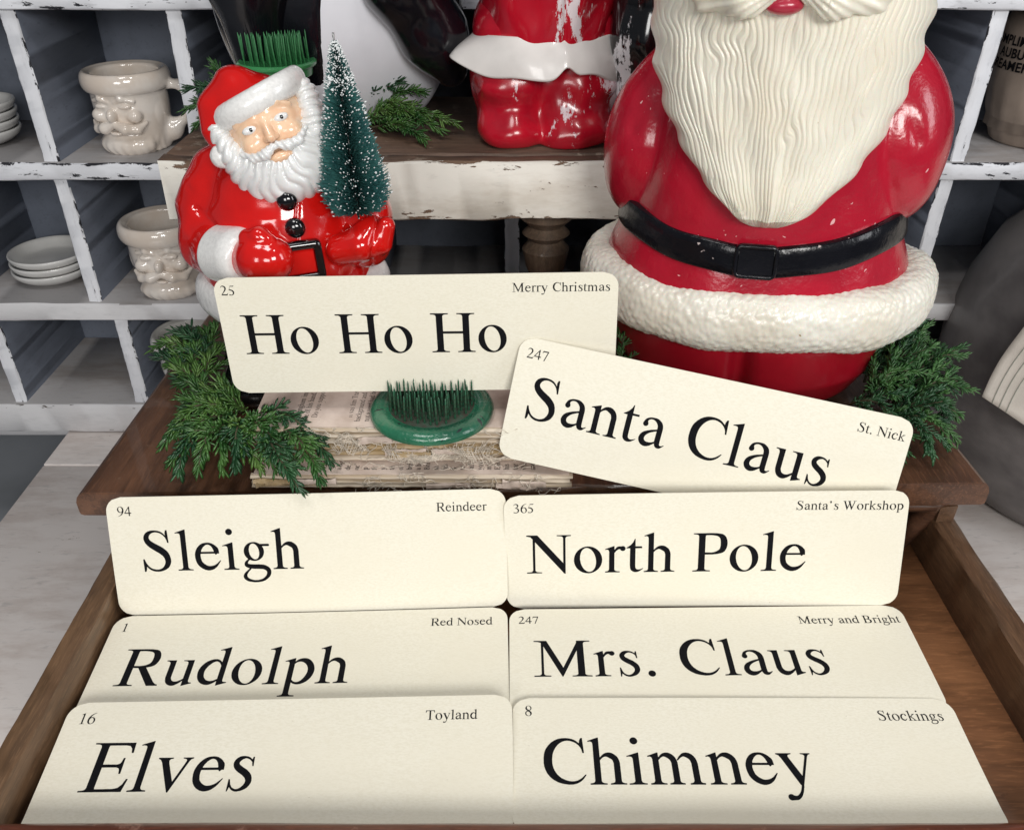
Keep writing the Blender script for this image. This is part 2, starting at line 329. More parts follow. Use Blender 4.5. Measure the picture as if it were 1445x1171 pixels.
# ---------------------------------------------------------------- lettering: outlines of every character, drawn by hand in 1/1000 em
GLYPHS='''H722:20,0 296,1 295,18 252,21 230,26 215,36 208,50 207,316 210,318 513,318 513,50 506,36 492,26 468,21 426,18 426,1 701,0 701,18 662,21 638,26 624,37 616,58 616,604 620,618 630,631 654,640 700,643 702,661 426,661 426,644 468,641 492,636 506,626 513,612 513,358 210,358 207,360 208,612 215,626 230,636 252,641 295,644 296,661 20,662 20,643 68,640 92,631 101,618 105,604 105,58 98,37 82,26 60,21 20,18;o500:91,62 127,30 166,7 214,-7 262,-10 298,-5 336,8 373,30 410,62 439,102 457,142 468,184 471,238 463,290 446,333 424,371 392,405 360,429 324,447 280,458 238,460 202,455 164,442 127,420 90,388 61,348 43,308 32,266 29,212 35,170 48,128 67,92|206,46 188,64 169,92 151,128 139,162 127,222 125,248 126,290 132,328 139,352 151,380 166,401 180,416 200,428 220,433 238,433 266,424 294,405 312,385 336,350 353,312 368,260 375,204 374,160 368,122 355,82 334,49 316,31 288,18 262,17 234,26;S556:47,-12 71,-12 85,30 90,73 110,48 124,34 144,18 174,2 214,-10 266,-13 296,-10 328,-3 380,18 422,47 436,62 451,84 465,112 474,142 477,162 477,200 467,256 446,306 420,340 372,385 338,409 244,464 194,502 180,517 173,530 168,544 167,558 172,578 180,594 190,608 212,626 238,637 262,641 288,641 318,635 356,619 391,590 414,560 425,538 437,506 445,468 466,466 468,474 457,676 434,676 431,674 418,630 422,589 389,628 356,652 314,668 254,676 204,673 162,660 128,639 113,624 101,606 87,574 82,540 88,502 106,460 131,428 166,393 236,341 301,298 351,254 366,234 379,204 385,174 385,148 381,128 370,100 351,70 331,50 304,35 276,26 260,24 224,25 182,37 162,47 141,62 118,86 93,126 80,154 66,198 44,199 42,174;a444:66,36 88,15 116,1 144,-6 168,-5 196,3 228,19 290,68 302,34 314,20 332,8 348,4 364,3 380,6 396,14 443,60 443,68 438,70 408,54 390,51 380,54 372,62 369,110 371,310 367,340 359,370 346,396 328,417 292,443 262,456 236,460 192,460 160,456 136,449 108,436 90,421 77,404 58,362 55,348 56,336 60,324 76,309 86,305 100,304 112,307 122,313 132,324 137,340 136,356 126,378 125,396 127,400 137,412 156,423 174,427 194,427 218,420 234,410 254,393 265,378 276,360 281,346 285,322 286,294 284,291 198,267 152,249 104,224 86,210 72,196 58,178 47,156 38,120 38,102 43,78 55,50|136,87 124,106 122,130 130,158 146,180 170,203 196,222 252,249 286,261 284,96 250,78 210,69 168,70 148,78;n500:17,0 234,1 233,18 198,22 184,26 169,36 162,52 161,346 181,370 195,382 218,395 234,399 248,398 267,390 312,362 324,350 332,336 342,302 341,52 334,37 324,28 310,23 278,18 278,1 484,1 484,20 458,23 444,28 434,37 427,50 426,308 417,350 406,378 390,402 370,424 344,443 318,455 292,460 258,458 232,450 208,436 176,406 162,389 161,458 154,460 16,410 18,395 44,400 60,395 73,382 78,356 77,52 70,37 60,28 46,23 17,18;h500:10,0 232,1 231,18 196,22 182,26 167,36 160,52 159,346 192,381 216,394 234,399 248,398 268,389 314,359 322,350 328,338 337,302 336,52 330,37 318,28 304,23 274,18 274,1 487,2 486,18 458,22 442,27 429,36 422,50 421,308 416,336 406,370 395,392 383,408 351,436 324,452 298,459 272,460 246,455 218,443 196,426 159,388 158,683 134,678 9,632 12,618 38,623 58,618 70,606 75,578 75,58 68,38 56,28 42,23 10,18;m778:20,0 232,1 231,18 198,22 180,28 168,38 161,58 161,348 194,382 218,396 232,400 248,397 262,390 287,374 304,358 316,338 325,302 324,52 318,37 306,28 292,23 270,20 268,1 468,1 468,20 442,23 428,28 416,37 410,50 409,308 401,348 389,382 370,410 348,432 318,450 296,457 270,459 248,456 226,449 206,436 183,414 162,389 161,458 152,460 16,410 18,395 44,400 60,395 73,382 78,356 78,58 74,44 64,31 46,23 20,20|533,0 730,0 733,2 732,20 706,23 692,28 680,37 674,52 674,298 668,336 657,372 638,405 612,432 580,451 544,459 508,455 488,448 470,436 435,400 404,352 408,344 412,342 418,343 458,382 484,397 502,400 526,390 560,367 573,352 580,338 589,302 589,58 585,44 576,31 558,23 533,20;u500:110,40 128,22 158,5 188,-4 218,-4 242,4 274,24 296,40 338,82 338,-8 340,-10 478,35 478,48 442,53 432,61 427,66 423,84 421,450 261,448 262,434 310,428 330,414 333,408 338,380 338,120 312,99 280,80 264,73 236,69 212,72 196,79 180,90 166,113 156,142 154,449 10,449 10,434 46,428 65,410 71,380 72,136 85,84 97,58;t278:94,30 116,12 138,4 156,1 184,3 202,8 216,15 254,42 280,66 278,70 274,71 232,52 210,47 196,47 184,50 172,57 165,64 158,82 154,114 154,416 254,418 255,448 252,450 154,451 152,579 141,578 118,524 82,478 40,445 13,430 14,418 70,416 69,122 75,66 83,44;C667:154,110 178,86 203,66 252,36 296,20 330,11 398,0 450,2 484,9 508,17 534,30 558,46 593,78 632,134 632,140 626,144 615,138 574,97 544,76 512,59 472,49 434,47 392,54 350,69 306,93 284,111 252,144 233,172 218,200 205,234 195,274 191,310 191,358 197,418 204,450 218,488 242,534 272,572 300,598 332,618 370,631 404,635 442,630 486,615 518,596 551,566 574,534 587,506 598,452 621,452 607,676 583,674 566,640 560,598 520,633 496,648 470,660 440,668 408,673 378,675 336,674 288,665 262,656 230,641 186,611 146,570 113,522 101,498 90,466 83,436 77,390 75,310 81,262 97,206 121,154;l278:20,0 257,2 256,18 218,22 202,27 188,38 181,58 180,683 170,683 19,632 22,618 46,623 79,618 92,606 97,578 97,58 90,38 76,27 60,22 20,18;i278:17,0 253,2 252,18 218,22 200,28 188,38 181,58 180,460 170,460 16,408 18,395 44,400 79,396 92,382 97,356 96,52 89,36 74,26 60,22 17,18|95,598 112,584 130,579 148,580 168,590 184,608 189,626 188,644 178,664 160,680 142,685 124,684 104,674 88,656 83,638 84,620;e444:80,64 116,32 160,8 204,-4 236,-4 282,7 308,20 349,52 377,86 420,156 421,162 416,166 410,164 354,109 326,90 296,78 274,73 246,70 228,71 206,77 190,86 162,106 143,126 129,144 123,158 112,206 110,242 112,266 116,277 334,277 342,261 350,258 357,260 374,277 404,278 400,338 392,368 358,407 330,430 294,450 258,460 226,462 184,458 150,449 118,431 94,411 66,378 46,345 30,302 23,268 22,220 28,174 39,130 56,96|123,310 127,328 139,354 164,390 194,415 206,422 222,426 238,426 253,422 272,410 286,396 304,368 321,318 320,312 318,310;g500:50,-168 80,-191 98,-199 126,-207 198,-218 260,-217 320,-206 364,-189 404,-162 440,-126 454,-104 465,-78 470,-50 470,-30 467,-10 458,12 445,30 425,48 393,68 360,79 282,87 214,87 152,91 118,101 116,114 130,141 150,162 180,150 198,146 214,144 244,145 286,156 308,168 330,184 347,202 361,222 372,246 381,282 382,312 379,334 372,358 358,388 452,388 464,393 467,396 470,408 465,422 450,427 322,427 302,440 268,454 244,459 212,460 180,454 144,439 118,420 94,393 78,364 69,334 66,312 67,282 76,246 87,222 101,202 125,178 88,147 75,134 63,110 60,82 65,66 78,49 102,34 136,20 57,-52 34,-90 29,-110 30,-130 37,-150|110,-144 97,-130 90,-112 89,-100 94,-76 118,-38 160,6 164,16 220,10 280,9 344,4 372,-7 388,-18 398,-32 402,-48 402,-62 395,-86 383,-108 352,-140 328,-156 308,-165 256,-179 208,-180 182,-176 154,-168 132,-158|198,188 175,214 157,254 148,294 147,340 157,384 172,410 184,423 196,430 208,433 220,433 234,429 254,417 269,400 281,382 291,362 300,332 305,300 305,264 299,232 292,212 280,194 267,180 250,172 232,171 218,175;R667:18,0 294,1 293,18 252,21 230,26 215,36 208,50 207,316 210,319 284,316 500,0 658,1 658,20 622,32 583,68 398,324 464,338 494,351 510,363 522,376 534,394 546,420 555,452 559,482 559,506 554,538 547,562 536,588 520,612 502,630 480,642 464,648 388,660 296,662 18,661 18,643 68,640 92,631 101,618 105,604 105,58 98,37 82,26 60,21 18,18|208,356 207,604 210,618 214,624 284,626 350,620 396,610 422,595 436,578 444,562 453,506 453,474 448,436 442,418 432,402 419,390 398,377 378,368 348,360 296,353;P556:17,0 290,1 290,18 248,21 224,26 210,36 203,50 202,294 318,294 386,301 458,318 486,334 503,350 520,378 533,412 541,456 542,494 536,536 521,582 502,612 481,632 452,647 372,660 296,662 16,661 18,643 62,640 86,631 96,618 100,604 100,58 92,37 78,26 62,22 17,18|202,332 202,604 209,624 224,626 286,626 324,622 368,614 384,608 400,598 413,586 423,572 430,548 435,512 436,458 434,432 429,404 420,384 404,369 378,351 338,335 300,329;E611:13,0 560,1 596,169 570,168 545,100 502,54 440,40 214,38 210,42 207,58 208,324 390,324 424,313 428,308 440,286 448,238 470,237 473,240 472,452 448,451 437,398 425,376 408,369 390,364 208,365 207,604 212,622 214,624 422,624 480,616 512,580 526,520 550,519 552,528 545,662 12,661 14,643 68,640 92,631 101,618 105,604 105,58 98,37 82,26 60,21 13,18;N722:13,0 250,2 249,18 178,23 160,32 151,42 148,52 148,544 584,12 586,1 594,0 604,-11 621,-10 622,604 630,625 644,636 660,640 706,644 706,661 486,660 487,644 540,641 562,636 577,626 584,610 584,178 186,661 13,662 14,643 76,630 110,594 110,58 103,38 92,28 64,21 14,19;M889:13,0 262,2 260,19 190,23 170,32 162,42 159,52 158,555 424,0 434,0 438,4 658,475 657,52 650,36 636,26 612,21 571,18 570,2 862,0 862,18 792,23 774,32 765,42 762,52 761,604 768,624 780,634 806,641 862,643 862,661 658,661 658,622 444,161 206,661 13,662 14,643 70,640 116,626 122,618 121,52 118,42 110,32 90,23 14,19;r333:17,0 246,1 246,18 206,21 184,26 169,36 162,50 161,338 190,377 210,394 226,403 248,404 255,390 264,381 284,372 300,373 316,380 330,398 333,420 327,438 312,452 296,458 286,458 272,454 234,454 214,450 200,442 190,433 162,394 160,460 142,457 16,410 18,395 44,400 60,395 73,382 78,356 77,52 70,37 60,28 46,23 17,18;s389:54,-8 68,-6 82,48 108,18 126,5 162,-9 190,-11 232,-3 262,8 284,19 310,39 333,70 345,100 349,128 344,164 335,188 325,208 304,234 262,273 202,309 154,343 144,360 142,370 142,376 152,393 166,408 176,416 206,428 218,429 232,427 266,412 291,390 302,376 314,324 330,322 331,328 323,450 306,449 296,416 268,441 238,454 200,461 174,462 152,460 130,454 109,442 93,428 77,406 68,384 66,360 72,330 85,302 102,281 118,267 152,241 207,206 248,170 263,144 267,130 268,114 262,92 254,76 230,47 212,34 196,27 178,22 160,23 134,34 113,50 90,84 69,152 52,154;d500:83,62 113,34 142,18 176,6 210,2 242,6 274,19 305,38 340,69 341,-8 344,-10 350,-10 490,36 490,49 442,54 430,64 425,84 423,682 414,683 262,632 264,618 290,623 318,620 324,618 336,606 341,578 340,407 311,436 276,456 250,462 206,460 164,447 116,420 85,390 55,348 40,316 28,276 24,242 25,208 33,160 45,122 60,92|168,101 143,132 133,154 127,176 121,214 121,244 128,280 140,308 160,344 196,387 214,402 234,413 252,418 266,418 290,407 310,391 341,342 341,106 286,76 248,70 228,72 206,78 186,87;p500:6,-216 246,-216 246,-198 190,-194 172,-186 162,-172 159,-158 160,25 186,5 222,-8 240,-11 264,-11 300,-5 344,13 378,36 408,66 433,102 453,146 464,186 468,216 468,246 463,282 445,336 422,376 388,415 354,440 328,451 302,456 274,457 246,453 220,445 196,432 176,416 160,399 159,458 150,460 8,410 10,395 36,400 58,395 71,382 76,356 76,-158 69,-180 58,-189 38,-195 6,-198|182,49 159,76 159,354 180,375 194,385 222,393 248,393 274,385 298,370 321,350 343,322 357,292 366,258 368,216 365,194 356,160 337,116 316,82 294,55 264,37 238,30 212,33;v500:248,-13 263,-12 430,400 448,425 476,435 476,450 340,449 341,436 376,430 391,418 390,396 282,127 174,374 165,408 180,428 214,436 214,449 20,449 20,434 50,420 76,384;y500:44,-202 54,-210 70,-216 150,-210 170,-202 192,-185 211,-166 227,-144 252,-96 272,-40 276,-36 280,-10 429,398 448,427 474,436 474,450 344,449 345,436 378,430 396,412 386,378 294,125 178,380 173,396 170,410 181,426 219,436 220,449 14,449 14,434 48,418 76,374 236,4 247,-10 226,-68 210,-98 190,-124 164,-146 148,-152 136,-152 112,-146 100,-135 82,-128 62,-130 46,-139 38,-150 32,-168 34,-186;c444:81,58 117,26 154,6 196,-5 236,-5 272,4 305,22 332,46 368,91 405,148 405,154 400,156 348,105 326,89 296,74 268,67 242,66 226,68 204,76 184,86 166,100 138,132 123,166 116,208 117,240 123,270 133,298 144,320 166,353 196,390 214,407 236,421 254,426 268,427 296,423 320,414 330,404 315,388 310,372 311,358 320,340 332,331 364,315 380,316 392,323 404,340 404,360 380,412 369,428 360,436 336,449 292,460 244,462 206,456 168,445 126,424 102,406 70,369 46,327 32,288 25,250 24,204 31,154 40,124 55,92;k500:8,0 250,1 249,18 208,22 192,26 178,36 171,50 172,244 194,241 202,238 355,60 330,21 276,17 276,0 505,2 504,16 464,30 426,62 246,280 370,385 430,425 476,434 476,450 293,450 294,434 329,424 325,406 170,272 168,683 160,683 7,632 10,618 34,623 68,618 81,606 86,578 86,58 79,38 66,27 48,22 8,18;T611:161,0 452,1 450,19 402,21 374,28 363,38 356,58 356,620 460,622 520,610 550,570 568,494 592,492 593,502 585,662 24,661 17,502 18,492 42,494 60,570 90,610 150,622 254,620 254,58 250,44 240,31 216,22 162,19;B667:18,0 298,-1 372,1 418,5 466,16 506,31 538,53 560,78 582,118 593,158 594,186 592,200 580,236 555,274 536,293 515,308 474,332 418,352 452,370 466,382 484,400 497,418 514,450 526,492 526,528 516,564 493,600 463,628 424,649 396,657 374,660 296,662 18,661 18,643 68,640 92,631 101,618 105,604 105,58 98,37 82,26 60,21 18,18|209,38 207,50 208,331 298,333 324,329 380,310 400,299 424,280 442,261 460,234 475,204 482,180 481,164 474,138 463,114 446,90 430,75 412,62 392,53 362,45 302,36 242,36|208,369 207,612 210,624 284,626 336,622 368,617 389,608 404,590 416,566 423,532 423,506 418,474 410,444 397,416 388,403 377,392 361,384 326,374 270,367;W944:290,-10 308,-11 311,-8 448,402 589,-10 610,-10 809,560 810,628 822,636 838,640 930,643 931,662 700,661 701,644 742,636 752,630 761,620 763,612 756,564 626,194 498,550 508,638 529,646 529,662 305,660 306,645 361,634 386,588 424,474 326,194 180,600 186,634 228,645 230,661 6,661 6,645 60,634 86,588;1500:119,0 394,2 392,19 338,21 310,28 299,38 292,58 290,676 276,676 268,673 111,598 112,572 150,590 204,581 208,578 208,58 200,37 186,26 162,21 119,18;2500:31,0 424,0 427,2 475,146 456,155 454,153 425,96 386,78 120,76 61,36 85,66 242,234 304,308 330,340 351,372 379,432 391,480 392,514 388,546 376,584 360,613 340,634 314,652 280,667 254,675 218,681 176,680 138,671 114,659 90,642 70,620 52,586 34,530 36,526 40,524 46,527 84,584 98,598 118,609 148,617 174,617 204,611 224,604 262,584 284,564 295,530 298,482 292,446 281,408 257,358 204,276 53,78 39,48 35,28 41,20 30,12;3500:48,16 54,9 68,4 120,-7 178,-15 224,-15 278,-4 324,15 364,44 398,82 412,104 421,124 431,168 432,196 430,216 418,256 406,280 391,300 365,326 326,347 270,361 225,362 302,398 326,416 347,436 369,466 382,492 388,514 389,540 385,564 376,590 363,612 334,640 312,655 286,667 244,678 200,680 156,672 128,659 100,639 83,622 68,594 49,544 54,539 60,541 93,586 110,602 138,617 162,623 182,623 200,620 234,608 265,590 288,568 299,546 302,516 293,486 278,456 248,424 211,392 153,352 150,344 153,338 158,335 170,337 212,331 248,322 278,302 305,276 319,258 330,236 341,202 343,164 335,126 320,96 302,72 276,48 240,30 212,24 188,27 126,46 82,65 68,66 54,60 42,44 41,30;4500:13,168 290,167 292,2 370,1 370,166 471,168 472,228 470,231 370,232 369,676 322,676 313,666 12,232|71,232 292,548 292,232;5500:43,8 52,1 62,-2 122,-5 176,-13 196,-13 222,-8 270,11 313,38 356,76 377,104 389,130 397,164 399,184 398,212 392,244 383,268 366,300 350,322 328,346 310,360 264,384 198,405 166,410 120,413 118,416 166,607 390,608 405,624 437,686 436,688 424,692 396,668 370,662 180,660 90,418 72,396 70,388 72,372 65,350 84,345 94,356 158,340 188,329 222,312 260,286 286,254 301,224 310,184 308,146 298,120 273,84 250,59 220,36 200,28 184,28 128,48 70,62 62,62 44,54 35,40 34,24;6500:94,54 126,26 150,11 174,0 208,-10 228,-13 264,-14 282,-12 334,2 376,26 409,54 424,73 441,98 454,126 463,158 468,192 467,230 460,266 449,296 432,326 409,356 385,378 352,399 328,410 294,420 264,424 228,423 192,416 162,406 186,456 212,500 239,538 268,570 313,608 358,638 392,653 448,671 453,678 448,685 380,674 340,663 272,632 234,609 196,579 153,536 118,492 85,442 61,394 43,338 37,292 34,192 39,156 53,114 72,80|196,50 176,74 161,98 141,150 133,198 133,238 136,262 142,288 154,316 168,339 180,354 202,370 214,376 236,381 258,380 286,371 310,355 334,330 358,292 373,254 382,208 383,158 380,134 371,100 357,70 336,42 306,22 280,15 252,17 220,30;7500:173,-8 234,-8 238,-6 449,644 448,662 78,660 21,518 22,514 36,507 61,526 105,574 132,582 160,588 370,586;8500:99,52 128,25 148,12 176,-1 226,-13 262,-14 280,-12 306,-7 334,3 372,26 408,60 422,82 433,104 442,138 444,176 438,210 422,248 407,270 382,296 352,318 320,332 303,350 334,363 363,380 391,406 406,426 420,454 428,484 430,520 427,542 417,572 406,594 391,614 362,640 338,655 318,664 280,674 238,676 210,672 176,662 152,650 126,630 98,600 80,566 72,536 70,500 73,478 83,448 94,426 110,406 133,384 166,363 192,336 148,318 117,296 98,276 81,254 69,230 62,210 56,176 59,132 70,98 81,76|176,47 148,84 137,106 128,132 122,176 128,220 136,238 146,256 158,269 174,280 190,287 212,291 244,287 257,282 314,236 334,204 346,176 353,140 353,106 348,80 336,54 318,31 295,16 272,10 248,10 224,16 198,29|216,421 191,448 180,464 167,492 157,532 157,576 168,612 179,630 192,642 218,656 248,658 274,651 298,638 324,614 341,590 353,568 364,534 368,508 367,474 360,446 346,422 332,408 314,397 296,392 268,393 238,405;9500:54,-24 60,-27 116,-16 156,-4 222,26 282,64 331,108 368,150 405,204 439,268 454,310 462,356 466,470 458,518 439,564 422,589 407,608 374,636 332,660 292,672 262,676 212,673 166,660 124,636 92,608 68,578 48,540 37,504 32,470 32,444 37,410 46,378 59,350 76,325 101,296 123,278 150,262 172,252 212,241 236,238 272,239 308,246 338,256 314,206 286,160 257,120 228,88 192,56 152,28 122,12 56,-13 52,-18|180,316 160,340 145,364 125,416 117,464 117,504 120,528 126,554 138,582 152,605 164,620 186,636 198,642 220,647 242,646 270,637 294,621 318,596 342,558 357,520 366,474 367,424 364,400 355,366 341,336 320,308 290,288 264,281 236,283 204,296;.250:83,8 98,-5 120,-12 138,-11 160,0 173,16 180,38 179,56 168,78 152,91 130,98 112,97 90,86 77,70 70,48 71,30;q333:111,472 118,468 126,470 172,514 188,540 194,560 198,602 192,630 174,653 162,661 148,666 122,666 100,657 83,640 74,618 74,592 79,578 87,566 110,548 140,542 109,486 108,478;b500:77,20 142,20 162,17 178,13 214,-5 240,-11 286,-8 327,4 354,19 378,36 398,54 419,80 433,102 450,138 459,164 467,206 468,246 465,272 459,298 445,336 430,364 407,396 388,415 364,434 344,445 314,454 290,457 256,455 226,447 206,438 182,421 159,400 158,683 150,683 3,632 6,618 30,623 58,618 71,606 76,580|160,58 159,354 180,375 200,387 230,394 254,392 282,381 308,363 329,342 349,312 362,276 368,244 368,216 361,176 345,132 324,94 304,66 280,45 252,33 228,30;f333:17,0 252,1 252,18 218,22 203,26 189,36 182,52 181,416 298,418 300,448 182,451 181,560 184,606 190,620 200,630 220,643 238,647 276,645 332,616 348,616 360,624 365,638 362,652 350,663 226,684 206,684 180,680 158,673 142,665 122,646 112,626 105,602 97,598 96,451 20,449 22,418 97,416 97,58 90,38 76,27 60,22 17,18;w500:248,-13 263,-12 430,400 448,425 476,435 476,450 340,449 341,436 376,430 391,418 390,396 282,127 174,374 165,408 180,428 214,436 214,449 20,449 20,434 50,420 76,384;I333:19,0 300,2 298,19 250,22 226,31 216,44 212,58 212,604 220,625 234,636 258,641 299,644 298,662 18,660 20,643 72,640 96,631 106,618 110,604 110,58 102,37 88,26 64,21 19,18;J389:38,20 68,-6 86,-17 104,-21 136,-19 168,-9 201,10 226,32 245,60 253,84 258,118 262,122 263,610 270,626 284,636 308,641 354,644 354,662 60,661 61,644 134,639 152,630 161,620 164,610 164,138 167,84 160,58 153,44 142,33 128,28 116,27 107,30 84,58 74,67 62,70 46,67 36,59 30,44 31,32;D722:17,0 324,-2 436,8 488,21 520,36 553,56 590,86 632,133 659,180 677,236 687,306 685,374 679,412 670,448 648,502 635,524 612,552 575,586 522,621 474,643 430,654 320,663 17,662 18,643 68,640 92,631 101,618 105,604 105,58 98,37 82,26 60,21 17,18|212,39 207,58 207,604 209,616 213,624 220,626 288,628 342,622 398,609 426,598 450,585 490,552 524,512 551,466 568,412 577,350 575,290 564,232 549,192 518,141 500,118 476,94 444,71 398,52 332,37 272,35'''
GL={}
for e in GLYPHS.split(';'):
    h,b=e[1:].split(':',1); GL[e[0]]=(int(h),[[tuple(map(int,p.split(','))) for p in l.split(' ')] for l in b.split('|')])
_tc={}
def gtess(c):
    if c not in _tc:
        L=GL[c][1]
        def ar(P): return sum(P[i][0]*P[(i+1)%len(P)][1]-P[(i+1)%len(P)][0]*P[i][1] for i in range(len(P)))/2
        def inside(p,P):
            r=False
            for i in range(len(P)):
                a,b=P[i],P[i-1]
                if (a[1]>p[1])!=(b[1]>p[1]) and p[0]<(b[0]-a[0])*(p[1]-a[1])/(b[1]-a[1])+a[0]: r=not r
            return r
        outs=[P for P in L if sum(inside(P[0],Q) for Q in L if Q is not P)%2==0]
        v=[];f=[]
        for O in outs:
            hs=[P for P in L if P is not O and P not in outs and inside(P[0],O)]
            poly=[[Vector((x,y,0)) for x,y in P] for P in [O]+hs]; base=len(v)
            for P in [O]+hs: v+=P
            f+=[tuple(base+i for i in t) for t in tessellate_polygon(poly)]
        _tc[c]=(v,f)
    return _tc[c]
def text_mesh(t,em,jit=0):
    A=Acc(); x=0; lo=None
    for ch in t:
        if ch==' ': x+=250; continue
        if ch=="'" : ch='q'
        if ch not in GL: x+=300; continue
        v,f=gtess(ch)
        A.add([((x+a)*em/1000,0,b*em/1000) for a,b in v],f); x+=GL[ch][0]
    x0=min(p[0] for p in A.v); A.v=[(p[0]-x0,p[1],p[2]) for p in A.v]; width=max(p[0] for p in A.v)
    me=A.mesh(); bm=bmesh.new(); bm.from_mesh(me)
    for q in bm.faces:
        q.normal_update()
        if q.normal.y>0: q.normal_flip()
    bm.to_mesh(me); bm.free(); return me,width
# ================================================================ setting: floor and the dark room wall
tag(put('floor',mesh([(-6,-4,0),(6,-4,0),(6,6,0),(-6,6,0)],[(0,1,2,3)]),'floor',loc=(0,0,-RISE),smooth=False),kind='structure')
tag(put('wall',mesh([(-6,0,0),(6,0,0),(6,0,3.2),(-6,0,3.2)],[(0,1,2,3)]),'wall',loc=(0,1.9,-RISE),smooth=False),kind='structure')
# white painted table under everything, laid with planks
T=thing('painted_table','long worn table with off white painted planks under the wooden cabinet','table',(.15,.46,-RISE))
ty=[-.55,0,.557,1.02]
for i in range(3):
    board('plank',2.1 if i<99 else 0,ty[i+1]-ty[i]-.0015,.03,'table',T,((.35-.15) if False else .2,(ty[i]+ty[i+1])/2,RISE-.76-.015-.0012*(i%2)),bev=.0012,jit=.0003,seed=i)
for sx in(-.8,1.2):
    for sy in(-.5,.8):
        A=Acc(); v,f=lathe([(0,0),(.03,0),(.035,.03),(.045,.12),(.035,.18),(.05,.2),(.05,RISE-.7915),(0,RISE-.7915)],20); A.add(v,f); put('leg',A.mesh(),'table',T,(sx,sy,0))
# ================================================================ pigeonhole shelf
SY=1.10; D=.22
SH=thing('pigeonhole_shelf','tall white pigeonhole shelf with chipped paint standing behind the cabinet','shelf',(0,SY,-RISE))
bz=[(.047,.022),(-.142,.022),(-.3456,.0224),(-.549,.027),(-.732,.05)]
for i,(z,t) in enumerate(bz):
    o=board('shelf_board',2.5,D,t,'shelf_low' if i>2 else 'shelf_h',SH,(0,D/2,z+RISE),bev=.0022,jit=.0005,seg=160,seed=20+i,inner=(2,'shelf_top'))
divs=[[-1.0,-.8,-.602,-.403,-.2,0,.2,.39,.583,.78,.98],[-1.0,-.8,-.602,-.405,-.2,0,.2,.39,.583,.78,.98],[-.98,-.79,-.598,-.40,-.2,0,.2,.39,.575,.78,.98],[-.95,-.76,-.572,-.38,-.18,.02,.215,.99]]
for r in range(4):
    zt=bz[r][0]-bz[r][1]/2; zb=bz[r+1][0]+bz[r+1][1]/2
    for k,x in enumerate(divs[r]):
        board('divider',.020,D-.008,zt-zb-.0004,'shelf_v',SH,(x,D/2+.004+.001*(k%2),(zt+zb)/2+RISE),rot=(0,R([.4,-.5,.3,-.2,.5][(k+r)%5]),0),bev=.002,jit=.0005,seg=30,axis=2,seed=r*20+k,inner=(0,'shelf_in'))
for k in range(8):
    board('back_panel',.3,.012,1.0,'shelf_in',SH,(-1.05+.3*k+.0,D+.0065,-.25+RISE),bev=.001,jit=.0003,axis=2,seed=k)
# inner faces darker blue grey: thin linings inside the cells on the right of each divider stay the same board
board('base_rail',2.5,D-.03,.03,'shelf_low',SH,(0,D/2+.02,-.7725+RISE),bev=.001)
# ================================================================ wooden cabinet with the open drawer
CB=thing('wooden_cabinet','small dark brown wooden cabinet with its wide drawer pulled out','cabinet',(0,.65,-.76))
def prism(poly,z0,z1,prof=None):
    """flat slab over a polygon with a moulded edge: prof = [(inset, z)]"""
    prof=prof or [(0,z0),(0,z1)]; P=np.array(poly,float); n=len(P); c=P.mean(0); V=[];F=[]
    for ins,z in prof:
        for p in P:
            d=c-p; d=d/np.linalg.norm(d)*ins*1.4; V.append((p[0]+d[0],p[1]+d[1],z))
    k=len(prof)
    for i in range(k-1):
        for j in range(n): F.append((i*n+j,i*n+(j+1)%n,(i+1)*n+(j+1)%n,(i+1)*n+j))
    F.append(tuple(range(n-1,-1,-1))); F.append(tuple((k-1)*n+j for j in range(n))); return mesh(V,F)
fx=np.linspace(-.3484,.3878,28); wob=RNG.normal(0,.0005,28); wob[22:]+=RNG.normal(0,.0022,6); wob[-1]=0
front=[(x,.5270-.65+(x+.3484)/.736*.014+wob[i]) for i,x in enumerate(fx)]
poly=front+[(.372,.30),(-.335,.30)]
put('cabinet_top',prism(poly,0,0,[(.002,.315),(.0003,.3165),(0,.319),(.0,.328),(.0012,.333),(.003,.3363),(.0038,.3368),(.0055,.338)]),'top_wood',CB,smooth=False)
# worn, ragged front moulding under the lip at the right corner
for (x0,x1) in ((-.325,.362),):
    board('lip_moulding',x1-x0,.022,.018,'lip_wood',CB,((x0+x1)/2,-.088,.3025),bev=.007,jit=.0004)
A=Acc(); pts=[(.356,-.088,.312),(.362,-.086,.295),(.352,-.084,.275),(.345,-.083,.25)]
v,f=tube(pts,[.013,.012,.009,.006],10); A.add(v,f); put('corner_bracket',A.mesh(),'lip_wood',CB)
for x in(-.329,.366): board('side_panel',.016,.40,.30,'rail_wood',CB,(x,.10,.155),axis=1,seed=3)
board('back_panel',.70,.016,.30,'rail_wood',CB,(.02,.295,.155))
board('base_board',.69,.36,.016,'rail_wood',CB,(.02,.10,.009))
board('dust_board',.674,.30,.01,'rail_wood',CB,(.0185,.135,.228))
# drawer
dz=.76
board('drawer_side',.018,.30,.058,'rail_left',CB,(-.3155,.4155-.65,dz-.47-.029),bev=.0015,jit=.0005,axis=1,seed=8)
board('drawer_side',.0186,.30,.058,'rail_wood',CB,(.3671,.4155-.65,dz-.47-.029),bev=.0022,jit=.0006,axis=1,seed=9)
board('drawer_front',.70,.020,.085,'front_wood',CB,(.0264,.2734-.65,dz-.4705-.0425),bev=.003,jit=.0003,seed=10)
board('drawer_bottom',.664,.31,.008,'bottom_wood',CB,(.0259,.432-.65,dz-.521),bev=.001,jit=.0002)
